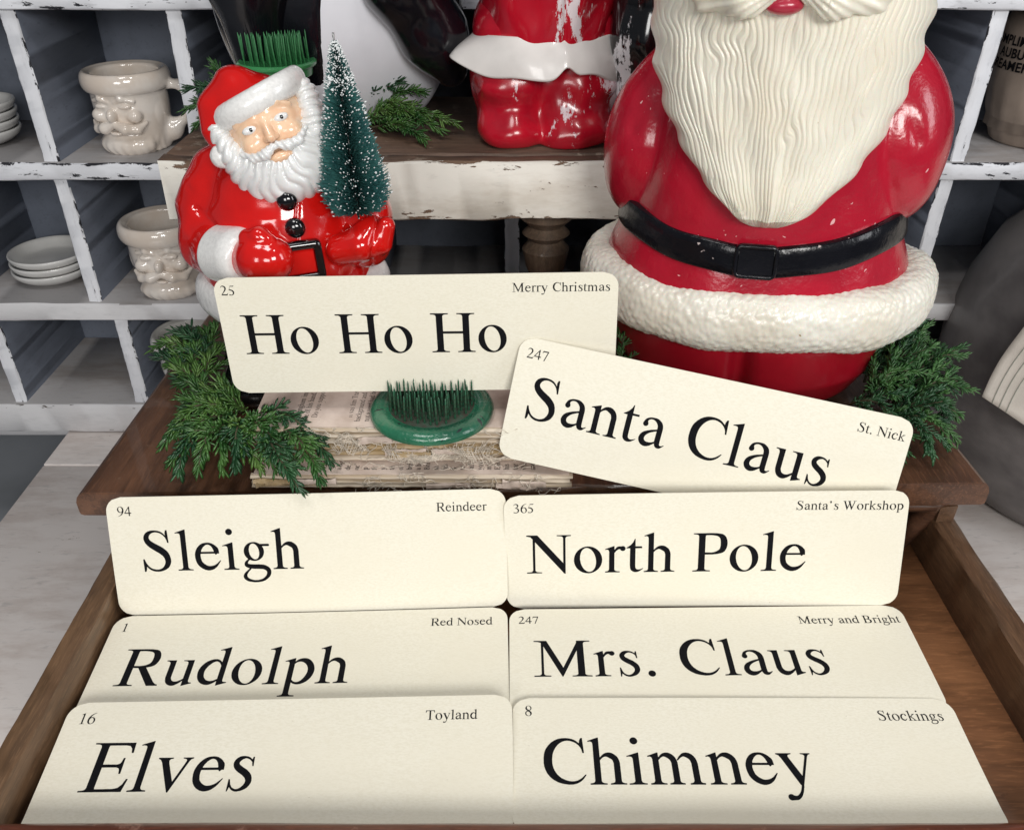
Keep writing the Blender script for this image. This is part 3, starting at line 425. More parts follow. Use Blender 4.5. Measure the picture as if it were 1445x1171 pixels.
# ================================================================ flash cards
CH=.096;CW=.30
def card_mesh(W_,H_,r=.0115,bend=0,th=.0007,seed=0):
    """rounded card in x-z, face towards -y; strips across so that it can bow and curl"""
    rg=np.random.default_rng(seed); zs=sorted(set([0,H_]+[round(v,5) for v in list(np.linspace(0,r,7))+list(np.linspace(H_-r,H_,7))+list(np.linspace(r,.028,6))+list(np.linspace(.028,H_-r,9))])); n=25
    b1,b2=rg.uniform(-.0012,.0012),rg.uniform(-.001,.0006)
    V=[];F=[]
    def xr(z):
        d=0
        if z<r: d=r-math.sqrt(max(0,r*r-(r-z)**2))
        if z>H_-r: d=r-math.sqrt(max(0,r*r-(z-H_+r)**2))
        return d,W_-d
    for side in(0,1):
        for z in zs:
            a,b=xr(z)
            for i in range(n):
                x=a+(b-a)*i/(n-1); y=b1*math.sin(PI*x/W_)+b2*math.sin(PI*z/H_); zz=z
                if bend and z<.020:
                    t=(.020-z); ang=bend*t/.020; y+=-math.sin(ang)*t*.62; zz=.020-math.cos(ang)*t*.97
                V.append((x,y+side*th,zz))
    m=len(zs)
    for i in range(m-1):
        for j in range(n-1):
            q=(i*n+j,i*n+j+1,(i+1)*n+j+1,(i+1)*n+j); F.append(q); F.append(tuple(m*n+k for k in q[::-1]))
    border=[i*n+n-1 for i in range(m)]+[(m-1)*n+j for j in range(n-2,-1,-1)]+[i*n for i in range(m-2,-1,-1)]+list(range(1,n-1))
    for a,b in zip(border,border[1:]+border[:1]): F.append((b,a,a+m*n,b+m*n))
    return mesh(V,F),(b1,b2)
def card(label,pos,ang,items,bend=0,seed=0):
    me,(b1,b2)=card_mesh(CW,CH,bend=bend,seed=seed); Rm=Matrix.Rotation(R(ang[2]),4,'Z')@Matrix.Rotation(R(ang[0]),4,'X')@Matrix.Rotation(R(ang[1]),4,'Y')
    o=thing('word_card',label,'card',pos,group='cream word cards with black print'); o.rotation_euler=Rm.to_euler()
    c=put('card_sheet',me,'card',o); autosmooth(c,40)
    for name,t,x,z,em,an in items:
        tm,wd=text_mesh(t,em); 
        for v in tm.vertices:
            ca,sa=math.cos(R(an)),math.sin(R(an)); X=x+v.co.x*ca+v.co.z*sa; Z=z-v.co.x*sa+v.co.z*ca
            v.co=(X,b1*math.sin(PI*X/CW)+b2*math.sin(PI*Z/CH)-.00013,Z)
        put(name,tm,'ink',o,smooth=False)
    return o
G='word'
card('cream card reading Ho Ho Ho, standing in the wide green pin frog',(-.2197,.5713,-.3559),(-3.7,-1.26,-.75),
 [('number','25',.0051,.0823,.0113,0),('caption','Merry Christmas',.2216,.0815,.0107,.2),('word','Ho Ho Ho',.0153,.0337,.0489,.25)],seed=1)
card('cream card reading Santa Claus, leaning askew in front of the big Santa',(-.0118,.5370,-.392),(-23.1,9.3,-6.0),
 [('number','247',.0070,.0804,.0114,0),('caption','St. Nick',.2603,.0790,.0109,.6),('word','Santa Claus',.0149,.0345,.0499,.8)],seed=2)
card('cream card reading Sleigh with the small word Reindeer, back left in the drawer',(-.303,.4627,-.4909),(-20,-.7,1),
 [('number','94',.0083,.0813,.0110,0),('caption','Reindeer',.2474,.0794,.0106,.3),('word','Sleigh',.0233,.0368,.0486,.3)],seed=3)
card('cream card reading North Pole, back right in the drawer below the tilted card',(-.0037,.4721,-.4931),(-15,-2.2,-1.9),
 [('number','365',.0073,.0820,.0109,0),('caption',"Santa's Workshop",.2182,.0812,.0107,.5),('word','North Pole',.0163,.0307,.0490,.1)],seed=4)
card('cream card reading Rudolph with the small words Red Nosed, lying in the drawer',(-.3015,.364,-.4928),(-87.42,-15.84,-14.62),
 [('number','1',.0083,.0808,.0118,0),('caption','Red Nosed',.2416,.0796,.0107,.5),('word','Rudolph',.0189,.0320,.0487,.6)],seed=5)
card('cream card reading Mrs. Claus, lying in the drawer beside the one reading Rudolph',(-.0016,.3684,-.4884),(-88.36,-23.07,-22.83),
 [('number','247',.0071,.0814,.0105,0),('caption','Merry and Bright',.2188,.0785,.0110,0),('word','Mrs. Claus',.0177,.0324,.0487,.2)],seed=6)
card('cream card reading Elves with the small word Toyland, front left in the drawer',(-.2986,.2797,-.4933),(-83.38,-6.35,-5.54),
 [('number','16',.0104,.0802,.0116,0),('caption','Toyland',.2420,.0784,.0105,0),('word','Elves',.0267,.0336,.0497,.5)],bend=R(14),seed=7)
card('cream card reading Chimney with the small word Stockings, front right in the drawer',(.0003,.2844,-.4885),(-87.27,.51,.48),
 [('number','8',.0086,.0822,.0115,0),('caption','Stockings',.2467,.0787,.0113,0),('word','Chimney',.0200,.0329,.0484,0)],bend=R(14),seed=8)
# ================================================================ riser bench behind
RB=thing('wooden_riser','old wooden riser with ivory painted front and worn brown top','riser',(.0,.83,-.42))
board('riser_board',.735,.245,.010,'riser_top',RB,(.0195,.1475,.1645),bev=.002,jit=.0006,seg=40,seed=31)
board('front_rail',.735,.024,.0600,'riser_paint',RB,(.0195,.0125,.1392),bev=.0028,jit=.0007,seg=60,seed=32,inner=(2,'riser_top'))
for sx in(-.30,.037,.33):
    for sy in(.05,.22):
        v,f=lathe([(0,0),(.016,0),(.02,.012),(.014,.02),(.022,.04),(.026,.06),(.017,.07),(.026,.078),(.018,.086),(.029,.096),(.029,.106),(0,.106)],24); o=put('leg',mesh(v,f),'leg_wood',RB,(sx,sy,0)); autosmooth(o,40)
# ================================================================ books
def book(label,x0,x1,y0,y1,z0,z1,rz,lines,nsec,seed):
    rg=np.random.default_rng(seed); W_=x1-x0;Dp=y1-y0;Hh=z1-z0
    o=thing('old_book',label,'book',((x0+x1)/2,y0,z0),(0,0,R(rz)),group='coverless old books under the pin frog')
    board('page_block',W_,Dp-.008,Hh-.0012,'pages',o,(0,Dp/2+.004,Hh/2-.0006),bev=.001,jit=.0003,seg=30,seed=seed)
    t=Hh/nsec
    for i in range(nsec):       # folded sections showing along the bare spine
        A=Acc(); n=40; V=[];F=[]; k=7
        for a in range(n+1):
            x=-W_/2+W_*a/n+(rg.normal(0,.0012) if a in(0,n) else 0); bul=rg.normal(0,.0003)
            for b in range(k):
                th=PI*b/(k-1); V.append((x,.0055-math.sin(th)*(.0050+bul),t*(i+.5)-math.cos(th)*t*.46))
        for a in range(n):
            for b in range(k-1): F.append((a*k+b,a*k+b+1,(a+1)*k+b+1,(a+1)*k+b))
        F.append(tuple(range(k))); F.append(tuple(n*k+b for b in range(k-1,-1,-1)))
        put('page_section',mesh(V,F),'glue' if (i in (1,2) and nsec>4) else 'pages',o)
    # patches of brown glue and bared lining strips
    for i in range(7):
        L=rg.uniform(.012,.04); x=rg.uniform(-W_/2+.02,W_/2-.03); z=rg.uniform(.3,.8)*Hh; h=rg.uniform(.003,.006)
        board('glue_patch',L,.0012,h,'glue' if i%2 else 'page',o,(x,-.0006-.0003*i,z),rot=(0,R(rg.uniform(-3,3)),0),bev=.0003,jit=.0005,seg=14,seed=seed+i)
    pg=board('top_page',W_-.002,Dp-.004,.0006,'page',o,(0,Dp/2+.001,Hh+.0002),bev=.0002,jit=.0002,seg=30,seed=seed)
    for t_,x,y,em in lines:     # lines of print run away from the spine
        tm,wd=text_mesh(t_,em)
        for v in tm.vertices: v.co=(x-v.co.z,y+v.co.x,Hh+.00066)
        bm=bmesh.new(); bm.from_mesh(tm)
        for q in bm.faces:
            q.normal_update()
            if q.normal.z<0: q.normal_flip()
        bm.to_mesh(tm); bm.free(); put('printed_line',tm,'ink_old',o,smooth=False)
    return o
LN=['Cunningham immediately','ture of his hand.','Do you suppose we can','this room by way of','hardly seems possible that','ment','It was Jim Travis who','background and, with','not a word had been said','to be seen in the']
b1=book('upper coverless book with torn threads along its spine, under the green pin frog',-.2065,.030,.5460,.68,-.4058,-.3735,0,
 [(t,-.081+.0070*i,.010+(.006 if i in(2,6) else 0),.0068) for i,t in enumerate(LN)],6,51)
W2=['br','mr','a bo','de','oc','p','fr','y','th','of','bef','a h','Bro','in','his','S','to','talk','you','my','Elis','his','the','whi','and']
b2=book('lower coverless book, its printed page showing below the upper one',-.2050,.0460,.5290,.68,-.4195,-.4070,0,[(t,-.070+.0070*i,.0085,.0066) for i,t in enumerate(W2)],3,52)
# loose linen threads of the broken bindings
def threads(parent,x0,x1,y,z0,z1,n,seed,mesh_patch=True):
    rg=np.random.default_rng(seed); A=Acc()
    for i in range(n):
        x=rg.uniform(x0,x1); L=rg.uniform(.008,.03); a=rg.uniform(0,2*PI); P=[]; zz=rg.uniform(z0,z1); yy=y-rg.uniform(0,.003)
        for k in range(9):
            P.append((x,yy,zz)); a+=rg.normal(0,.8); x+=math.cos(a)*L/8; zz=min(max(zz+math.sin(a)*L/8*.8,z0-.002),z1+.003); yy+=rg.normal(0,.0006); yy=min(yy,y)
        v,f=tube(P,.00030,3,False); A.add(v,f)
    o=put('loose_threads',A.mesh(),'thread',parent); return tag(o,kind='stuff')
def gauze(parent,x0,x1,y,z0,z1,seed,nx=46,nz=8):
    rg=np.random.default_rng(seed); A=Acc(); L=x1-x0;Hh=z1-z0
    def pt(u,v): return (x0+u*L+.0018*math.sin(v*5+u*9),y-.0016-.0012*math.sin(u*17+v*3)-.0005*rg.random(),z0+v*Hh*(.8+.3*math.sin(u*7+seed))+.0022*math.sin(u*11+seed))
    for i in range(nx):
        u=(i+rg.uniform(-.3,.3))/nx; a,b=rg.uniform(-.15,.2),rg.uniform(.75,1.25); v,f=tube([pt(u+rg.normal(0,.004),a+(b-a)*k/6) for k in range(7)],.00027,3,False); A.add(v,f)
    for j in range(nz):
        vv=(j+.5)/nz; a,b=rg.uniform(0,.2),rg.uniform(.8,1.05); v,f=tube([pt(a+(b-a)*k/40,vv+rg.normal(0,.02)) for k in range(41)],.00028,3,False); A.add(v,f)
    o=put('binding_gauze',A.mesh(),'thread',parent); return tag(o,kind='stuff')
threads(b1,-.11,.115,-.001,.002,.032,90,1); gauze(b1,-.012,.075,-.001,.003,.019,2,60,11); gauze(b1,-.095,-.060,-.001,.022,.031,3,22,6); gauze(b1,-.052,-.024,-.001,.012,.030,5,20,9); gauze(b1,.065,.11,-.001,.004,.014,9,24,6)
threads(b2,-.05,.12,-.001,.001,.015,45,4); threads(b2,-.08,.12,.012,.0145,.0172,26,6)
# ================================================================ flower frogs
def frog(label,loc,rb,h,rp,hp,npin,mb,mp,prof=None,rpin=.0008,group=None,seed=0,jit=.0004,ring=False):
    o=thing('pin_frog',label,'flower frog',loc,(0,0,R(seed*13)),group)
    prof=prof or [(0,0),(rb*.93,0),(rb*.99,.0015),(rb,.004),(rb*.97,h*.72),(rb*.90,h*.95),(rb*.80,h),(rb*.74,h*.86),(rp+.001,h*.8),(0,h*.8)]
    v,f=lathe(prof,72); b=put('base',mesh(v,f),mb,o); autosmooth(b,50)
    if mp=='pin_green':
        v,f=lathe([(0,h*.8+.0004),(rp+.0005,h*.8+.0004),(rp+.001,h*.8-.001)],48); put('pin_bed',mesh(v,f),'soil',o)
    pin=None; rg=np.random.default_rng(seed); k=0; s=rp*1.9/math.sqrt(npin)
    A,_f=tube([(0,0,0),(0,0,hp*.55),(0,0,hp*.9),(0,0,hp)],[rpin*1.15,rpin,rpin*.75,rpin*.12],6)
    pm=mesh(A,_f); z=prof[-1][1]-.001
    n=int(rp/s)+2
    for i in range(-n,n+1):
        for j in range(-n,n+1):
            x=(i+.5*(j%2))*s; y=j*s*.87
            if x*x+y*y>rp*rp: continue
            put('pin',pm,mp,o,(x+rg.normal(0,jit),y+rg.normal(0,jit),z-rg.random()*.0012),(rg.normal(0,.03),rg.normal(0,.03),0)); k+=1
    return o
frog('wide green pin frog with chipped enamel standing on the open old book',(-.0640,.5695,-.3727),.0495,.010,.0335,.0250,112,'frog','pin_green',rpin=.00085,seed=1)
FR='pin frogs stacked behind the small Santa'
frog('green pin frog at the foot of the stack behind the small Santa',(-.2375,.905,-.2502),.036,.012,.030,.006,60,'frogtop','pin_bright',seed=2,group=FR)
frog('pin frog with long rusty brown pins in the middle of the stack',(-.2370,.905,-.2362),.034,.012,.031,.045,150,'lead','pin_rust',seed=3,rpin=.0007,group=FR)
frog('bright green pin frog on top of the stack, its pins pointing up',(-.2360,.905,-.1850),.0395,.014,.033,.030,110,'frogtop','pin_bright',seed=4,rpin=.0008,group=FR,
 prof=[(0,0),(.034,0),(.0345,.001),(.0350,.008),(.0385,.009),(.0395,.0105),(.0393,.0125),(.037,.014),(.034,.013),(0,.0128)])
# ================================================================ plates and mugs
def plate_mesh(r,h=.014):
    v,f=lathe([(0,0),(r*.62,0),(r*.64,.002),(r*.80,.004),(r*.95,h*.55),(r*.995,h*.80),(r,h*.92),(r*.985,h),(r*.95,h*.98),(r*.90,h*.8),(r*.80,.007),(r*.66,.005),(0,.0045)],64); return mesh(v,f)
pm=plate_mesh(.0575,.020)
def stack(cx,cy,z,n,labels,grp):
    for i in range(n):
        tag(put('small_plate',pm,'plate',None,(cx+.0012*i,cy-.0007*i,z+.0120*i),(0,0,i)),labels[i],'plate',grp)
stack(-.694,1.195,-.5345,3,['lowest of the three white plates in the middle left pigeonhole','middle plate of the three white plates in the middle left pigeonhole','topmost white plate in the middle left pigeonhole'],'white plates stacked in the pigeonholes')
stack(-.741,1.195,-.3334,4,['lowest white plate in the upper left pigeonhole','second white plate from the bottom in the upper left pigeonhole','third white plate from the bottom in the upper left pigeonhole','topmost white plate in the upper left pigeonhole'],'white plates stacked in the pigeonholes')
def mug_sdf(p):
    x,y,z=p; th=np.arctan2(x,-y); rr=np.sqrt(x*x+y*y)
    R0=.0425+.006*np.clip(z/.08,0,1)-.0015*np.cos(z*60)
    body=smax(smax(rr-R0,z-.10,.004),-(z),.004)
    f=body
    fr=lambda cx,cz,dy,r:ell(p,(cx,-(.0460+dy),cz),r)
    for s in(-1,1):
        f=smin(f,chain(p,[((s*.005,-.0465,.0690),.003),((s*.014,-.0475,.0730),.0038),((s*.027,-.041,.0690),.0028)],.003),.0022)      # brow
        f=smin(f,fr(s*.0155,.0630,-.001,(.0088,.0050,.0034)),.0012)                                                              # closed eye
        f=smin(f,fr(s*.0235,.0505,-.006,(.0105,.0090,.0090)),.0035)                                                              # cheek
        f=smin(f,chain(p,[((s*.002,-.0525,.0415),.0052),((s*.014,-.0525,.0365),.0068),((s*.027,-.0450,.0345),.0058),((s*.036,-.036,.0415),.0026)],.003),.0012)
        f=smin(f,ell(p,(s*.042,-.005,.05),(.006,.014,.016)),.004)
    f=smin(f,ell(p,(0,-.053,.0530),(.0060,.0085,.0085)),.0018)
    f=smin(f,ell(p,(0,-.0500,.0300),(.0085,.006,.0030)),.0015)
    f=smin(f,ell(p,(0,-.028,.012),(.038,.023,.018)),.004)
    f=f+.00035*np.sin(th*26+2*np.sin(z*120))*np.clip((.024-z)/.012,0,1)*np.clip(-y/.02,0,1)
    f=smin(f,ring3(p,(0,0,.0895),.0505,.0505,.0065,.0125),.003)
    q=np.sqrt((rr-.0)**2); hd=chain(p,[((.046,.008,.083),.0065),((.068,.012,.080),.0065),((.078,.014,.062),.006),((.072,.013,.040),.006),((.052,.010,.028),.0075),((.042,.008,.024),.008)],.004)
    f=smin(f,hd,.005)
    f=smin(f,ell(p,(.046,.008,.022),(.014,.011,.014)),.010)
    inner=smax(rr-.0370-.005*np.clip(z/.08,0,1),.006-z,.006)
    return smax(f,-inner,.004)
mugme=sdf(mug_sdf,(-.066,-.066,-.004),(.09,.066,.108),.0011)
MG='face mugs in the pigeonholes'
tag(put('face_mug',mugme,'mug',None,(-.510,1.180,-.3342),(0,0,R(-8))),'cream Santa face mug with handle in the upper pigeonhole beside the riser','mug',MG)
o=tag(put('face_mug',mugme,'mug',None,(-.500,1.160,-.5352),(0,0,R(6))),'cream Santa face mug in the middle pigeonhole left of the small Santa','mug',MG); o.scale=(1.06,1.06,1.04)
m3=mugme.copy(); m3.materials.clear(); m3.materials.append(M['mugwhite'])
tag(put('face_mug',m3,'mugwhite',None,(-.494,1.150,-.7068),(0,0,R(20))),'pale mug half hidden behind the greenery in the lowest pigeonhole','mug',MG)
# pot with writing in the right pigeonhole
PT=thing('stoneware_pot','dark brown stoneware pot with black block lettering in the right pigeonhole','pot',(.728,1.205,-.3342))
v,f=lathe([(0,0),(.05,0),(.056,.004),(.070,.045),(.076,.075),(.077,.150),(.070,.162),(.066,.166),(.062,.160),(.066,.145),(.066,.02),(0,.015)],72)
v=[(x*(1+.022*math.cos(18*math.atan2(y,x))*max(0,min(1,(.075-z)/.03)) if z>.006 else 1),y*(1+.022*math.cos(18*math.atan2(y,x))*max(0,min(1,(.075-z)/.03)) if z>.006 else 1),z) for x,y,z in v]
put('pot_body',mesh(v,f),'pot',PT)
for k,(t,zz) in enumerate((('COMPLIMENTS OF',.128),('AUBUN',.113),('CREAMERY',.098))):
    cu=bpy.data.curves.new('lettering','FONT'); cu.body=t; cu.size=.0160; cu.space_character=1.05; cu.offset=.0004; cu.align_x='CENTER'
    to=bpy.data.objects.new('t',cu); COL.objects.link(to); dg=bpy.context.evaluated_depsgraph_get(); me=bpy.data.meshes.new_from_object(to.evaluated_get(dg)); bpy.data.objects.remove(to)
    bm=bmesh.new(); bm.from_mesh(me); bmesh.ops.subdivide_edges(bm,edges=[e for e in bm.edges if e.calc_length()>.004],cuts=2); bmesh.ops.triangulate(bm,faces=bm.faces)
    for vt in bm.verts:
        a=(vt.co.x+[0,-.012,-.018][k])/.077-PI/2-1.09; vt.co=(.0776*math.cos(a),.0776*math.sin(a),zz+vt.co.y)
    bm.to_mesh(me); bm.free(); put('lettering',me,'ink',PT,smooth=False)
# ================================================================ crock and linen cloth at the right
v,f=lathe([(0,0),(.20,0),(.222,.006),(.236,.03),(.246,.10),(.250,.18),(.240,.26),(.215,.33),(.17,.385),(.115,.42),(.10,.44),(.105,.47),(.095,.475),(.085,.46),(.085,.3),(0,.02)],96)
tag(put('stoneware_crock',mesh(v,f),'crock',None,(.862,1.012,-.7588)),'big grey mottled stoneware crock at the right edge','crock')
# ================================================================ big Santa
BS=thing('santa_figure','big crimson plastic Santa with long cream beard and black belt, standing at the right','santa figure',(.2215,.722,-.419),(0,R(-1.6),R(-15.5))); BS.scale=(.915,1,1)
def prof(z,zs,vs): return np.interp(z,zs,vs).astype(np.float32)
CZ=[.07,.10,.13,.152,.20,.25,.29,.33,.37,.42]
def torso(p):
    x,y,z=p; rx=prof(z,CZ,[.158,.150,.140,.130,.118,.104,.092,.082,.072,.05]); ry=prof(z,CZ,[.118,.110,.103,.098,.100,.100,.095,.086,.072,.05])
    q=np.sqrt((x/rx)**2+(y/ry)**2)+1e-6; return (q-1)*np.minimum(rx,ry)*.95
def coat(p):
    x,y,z=p; f=torso(p)
    for s in(-1,1):
        u_=.010*(s>0); a=smin(ell(p,(s*.107,-.003,.214+u_),(.045,.050,.060)),chain(p,[((s*.050,.005,.305),.030),((s*.080,.004,.262+u_),.032),((s*.112,-.004,.178+u_),.024)],.03),.03)
        w1=cap(p,(s*.074,-.075,.300),(s*.080,-.088,.245),.0,.0); w2=cap(p,(s*.080,-.088,.245),(s*.100,-.070,.178),.0,.0); a=a+.0045*np.exp(-(np.minimum(w1,w2)/.006)**2)
        a=a-.0030*np.exp(-(cap(p,(s*.088,-.060,.285),(s*.100,-.062,.225),0,0)/.008)**2)+.0022*np.exp(-(cap(p,(s*.094,-.060,.295),(s*.118,-.048,.235),0,0)/.005)**2)
        f=smin(f,a,.0045)
    f=f+.0012*vn(x*28,y*28,z*22)+.0022*vn(x*11+3,y*11,z*8)
    # sleeve folds by the beard
    f=f-.003*np.exp(-((np.abs(x)-.086)/.010)**2)*np.exp(-((z-.235)/.05)**2)*(y<0)*0
    return smax(smax(f,.078-z,.006),z-.40,.01)
put('coat',sdf(coat,(-.165,-.135,.06),(.165,.135,.41),.0026),'red',BS)
def legs(p):
    x,y,z=p; rx=prof(z,[-.01,.0,.012,.035,.07,.12],[.085,.098,.118,.132,.136,.130]); ry=prof(z,[-.01,.0,.012,.035,.07,.12],[.07,.080,.094,.104,.106,.1])
    q=np.sqrt((x/rx)**2+(y/ry)**2)+1e-6; f=(q-1)*np.minimum(rx,ry)*.9
    f=f+.010*np.exp(-(x/.010)**2)*(y<0)+.004*np.exp(-(x/.03)**2)*(y<0)
    return smax(smax(f,-z,.012),z-.11,.01)
put('legs',sdf(legs,(-.15,-.125,-.006),(.15,.125,.12),.003),'redleg',BS)
def superring(n,m,a,b,rr,rz,zc,amp,cell,roll=0,seed=0):
    th=np.linspace(0,2*PI,n,endpoint=False); ph=np.linspace(0,2*PI,m,endpoint=False); TH,PH=np.meshgrid(th,ph,indexing='ij')
    c,s=np.cos(PH),np.sin(PH); nx,ny=np.cos(TH)*b,np.sin(TH)*a; nn=np.sqrt(nx**2+ny**2); nx/=nn; ny/=nn
    lump=1+.03*np.sin(TH*7+1)+.02*np.sin(TH*13)
    cx,cy=a*np.cos(TH),b*np.sin(TH); sgn=lambda v,e:np.sign(v)*np.abs(v)**e
    def P(ex):
        r=rr*sgn(c,.85)*lump+ex*c; z=rz*sgn(s,.85)*lump+ex*s
        return cx+nx*r,cy+ny*r,zc+z+.0015*np.sin(TH*5+2)
    X,Y,Z=P(0); w_=worley((X*cell).astype(np.float32),(Y*cell).astype(np.float32),(Z*cell).astype(np.float32)); w2=vn(X*cell*.5,Y*cell*.5,Z*cell*.5)
    X,Y,Z=P(amp*(.55-w_)*1.6+amp*.5*w2); V=np.stack([X,Y,Z],-1).reshape(-1,3)
    i,j=np.meshgrid(np.arange(n),np.arange(m),indexing='ij'); I=lambda a_,b_:(a_%n)*m+b_%m
    return fmesh(V,np.stack([I(i,j),I(i+1,j),I(i+1,j+1),I(i,j+1)],-1).reshape(-1,4))
put('fur_trim',superring(900,130,.149,.097,.0230,.0265,.098,.0009,200),'fur',BS)
def bandmesh(f,zc,half,th,n=360,a0=0,a1=2*PI,rmax=.2,bulge=.0006,wob=.0006,zfun=None):
    full=abs(a1-a0-2*PI)<1e-3; ang=np.linspace(a0,a1,n,endpoint=not full).astype(np.float32)
    prof_=[(-1,-.002),(-1,th*.75),(-.9,th),(-.3,th+bulge),(.3,th+bulge),(.9,th),(1,th*.75),(1,-.002)]
    V=np.zeros((n,len(prof_),3),np.float32)
    for k,(u,t) in enumerate(prof_):
        z=(zc+half*u+wob*np.sin(ang*9)+(zfun(ang) if zfun else 0)).astype(np.float32); r=raycyl(f,ang,z,rmax)+t
        V[:,k,0]=r*np.cos(ang);V[:,k,1]=r*np.sin(ang);V[:,k,2]=z
    m=len(prof_); i,j=np.meshgrid(np.arange(n if full else n-1),np.arange(m-1),indexing='ij'); I=lambda a_,b_:(a_%n)*m+b_
    return fmesh(V.reshape(-1,3),np.stack([I(i,j),I(i+1,j),I(i+1,j+1),I(i,j+1)],-1).reshape(-1,4))
belt=put('belt',bandmesh(torso,.151,.0120,.0048,420,zfun=lambda a:.015*np.cos(a)**2*np.where(np.cos(a)<0,.85,.95)),'beltblack',BS)
def framebox(w_,h,t,hole,rad=.003,n=6):
    """rounded rectangular frame in x-z, front at -y"""
    def rr(W_,H_,r):
        P=[]
        for cx,cz,a0 in((W_/2-r,H_/2-r,0),(-W_/2+r,H_/2-r,90),(-W_/2+r,-H_/2+r,180),(W_/2-r,-H_/2+r,270)):
            for i in range(n): a=R(a0+90*i/(n-1)); P.append((cx+r*math.cos(a),cz+r*math.sin(a)))
        return P
    O=rr(w_,h,rad);I_=rr(w_-2*hole,h-2*hole,max(.0008,rad-hole)); o2=rr(w_-.0012,h-.0012,rad); i2=rr(w_-2*hole+.001,h-2*hole+.001,max(.0008,rad-hole)+.0004); N=len(O)
    V=[(x,0,z) for x,z in O]+[(x,-t*.7,z) for x,z in O]+[(x,-t,z) for x,z in o2]+[(x,-t,z) for x,z in i2]+[(x,-t*.8,z) for x,z in I_]+[(x,0,z) for x,z in I_]
    F=[(a*N+i,a*N+(i+1)%N,(a+1)*N+(i+1)%N,(a+1)*N+i) for a in range(5) for i in range(N)]; return mesh(V,F)
bk=put('buckle',framebox(.037,.028,.004,.0035,.006),'beltblack',BS,(0.002,-.1030,.1525),(R(-3),0,R(1)))
put('buckle_plate',plank(.029,.004,.023,.0015,.0002,6),'beltblack',BS,(0.002,-.1038,.1525),(R(-3),0,0),smooth=False)
# beard: a relief laid over the chest, locks combed to the point
def beard_mesh(nu=420,nv=520):
    v=np.linspace(0,1,nv,dtype=np.float32); u=np.linspace(-1,1,nu,dtype=np.float32); Uo,Vv=np.meshgrid(u,v)
    z=.178+(.385-.178)*Vv**1.0
    hw=np.interp(z,[.178,.184,.192,.205,.225,.255,.29,.33,.36,.385],[.011,.024,.035,.050,.069,.089,.102,.107,.106,.102]).astype(np.float32)
    xc=np.interp(z,[.178,.20,.23,.28,.385],[.006,.008,.006,.002,0]).astype(np.float32)
    U=Uo
    x=xc+U*hw+.0022*np.sign(U)*np.abs(U)**6*np.sin(z*230+U*2)
    rb=prof(z,[.17,.22,.28,.34,.39],[.100,.107,.112,.114,.108]); rx=.128
    base=-rb*np.sqrt(np.clip(1-(x/rx)**2,.02,1))
    edge=np.clip(1-np.abs(U)**5,0,1)**.7*np.clip((z-.178)/.012,0,1)**.6
    ph=4.5*vn(U*2.5,z*11,U*0+7)+2.5*vn(U*6,z*17,U*0+17); wave=.42*np.sin(z*165+ph)*(.6+1.0*vn(U*3+5,z*22,U*0+2))+.95*vn(U*2.2,z*15,U*0+1.3)+.55*vn(U*5,z*33,U*0+5)+.30*vn(U*11,z*40,U*0+25)
    s=U*21*(hw/.105)**.42+wave*1.3+.9*np.sin(z*38+1.5)*np.abs(U)
    g1=np.abs(np.sin(PI*s)); g1=g1**.55
    s2=s*2.9+1.2*vn(U*14,z*60,U*0+9); g2=np.abs(np.sin(PI*s2))**.7
    env=.55+.45*vn(U*4+9,z*30,U*0+2)
    disp=.0015*g1*(.55+.75*env)+.0003*g2+.0045*vn(U*3.2+4,z*16,U*0+7)*.6+.0012*vn(U*8,z*40,U*0+3)
    y=base-edge*(.010+disp)+(1-edge)*.006
    y=y-.004*np.exp(-((z-.20)/.02)**2)*edge
    y=y+.05*np.clip((z-.352)/.004,0,1)*np.clip((.72-np.abs(U))/.15,0,1)
    V=np.stack([x,y,z],-1).reshape(-1,3); i,j=np.meshgrid(np.arange(nv-1),np.arange(nu-1),indexing='ij'); I=lambda a,b:a*nu+b
    return fmesh(V,np.stack([I(i,j),I(i,j+1),I(i+1,j+1),I(i+1,j)],-1).reshape(-1,4))
put('beard',beard_mesh(),'cream',BS)
def bighead(p): return smin(smin(smin(ell(p,(0,-.005,.385),(.088,.088,.075)),ell(p,(-.04,-.078,.365),(.032,.026,.026)),.01),ell(p,(.04,-.078,.365),(.032,.026,.026)),.01),ell(p,(0,-.104,.382),(.014,.018,.016)),.006)
put('face',sdf(bighead,(-.1,-.13,.30),(.1,.1,.47),.0035),'skin',BS)
def stache(p):
    x,y,z=p; f=None
    for s in(-1,1):
        c=chain(p,[((s*.008,-.128,.352),.010),((s*.030,-.128,.3435),.0125),((s*.058,-.112,.342),.0095),((s*.080,-.090,.357),.004)],.006)
        f=c if f is None else smin(f,c,.003)
    th=np.arctan2(z-.36,np.abs(x)+.01); return f+.0008*np.sin(th*60+x*90)
put('moustache',sdf(stache,(-.1,-.15,.32),(.1,-.07,.375),.0017),'cream',BS)
put('lower_lip',sdf(lambda p:ell(p,(-.003,-.1275,.3385),(.0135,.008,.0062)),(-.025,-.14,.325),(.025,-.11,.35),.0015),'lip',BS)
def hair(p): return smax(ell(p,(0,.01,.37),(.112,.085,.085)),-p[2]+.30,.01)+.0016*np.sin(np.arctan2(p[0],p[1])*50+p[2]*30)
put('hair',sdf(lambda p:smax(hair(p),-(p[1]+.035),.01),(-.125,-.06,.28),(.125,.11,.47),.003),'cream',BS)
put('hat',sdf(lambda p:smax(ell(p,(0,.015,.45),(.088,.085,.10)),.43-p[2],.006),(-.1,-.09,.42),(.1,.11,.56),.004),'red',BS)
put('hat_trim',superring(300,50,.082,.080,.014,.017,.436,.0013,210),'fur',BS)
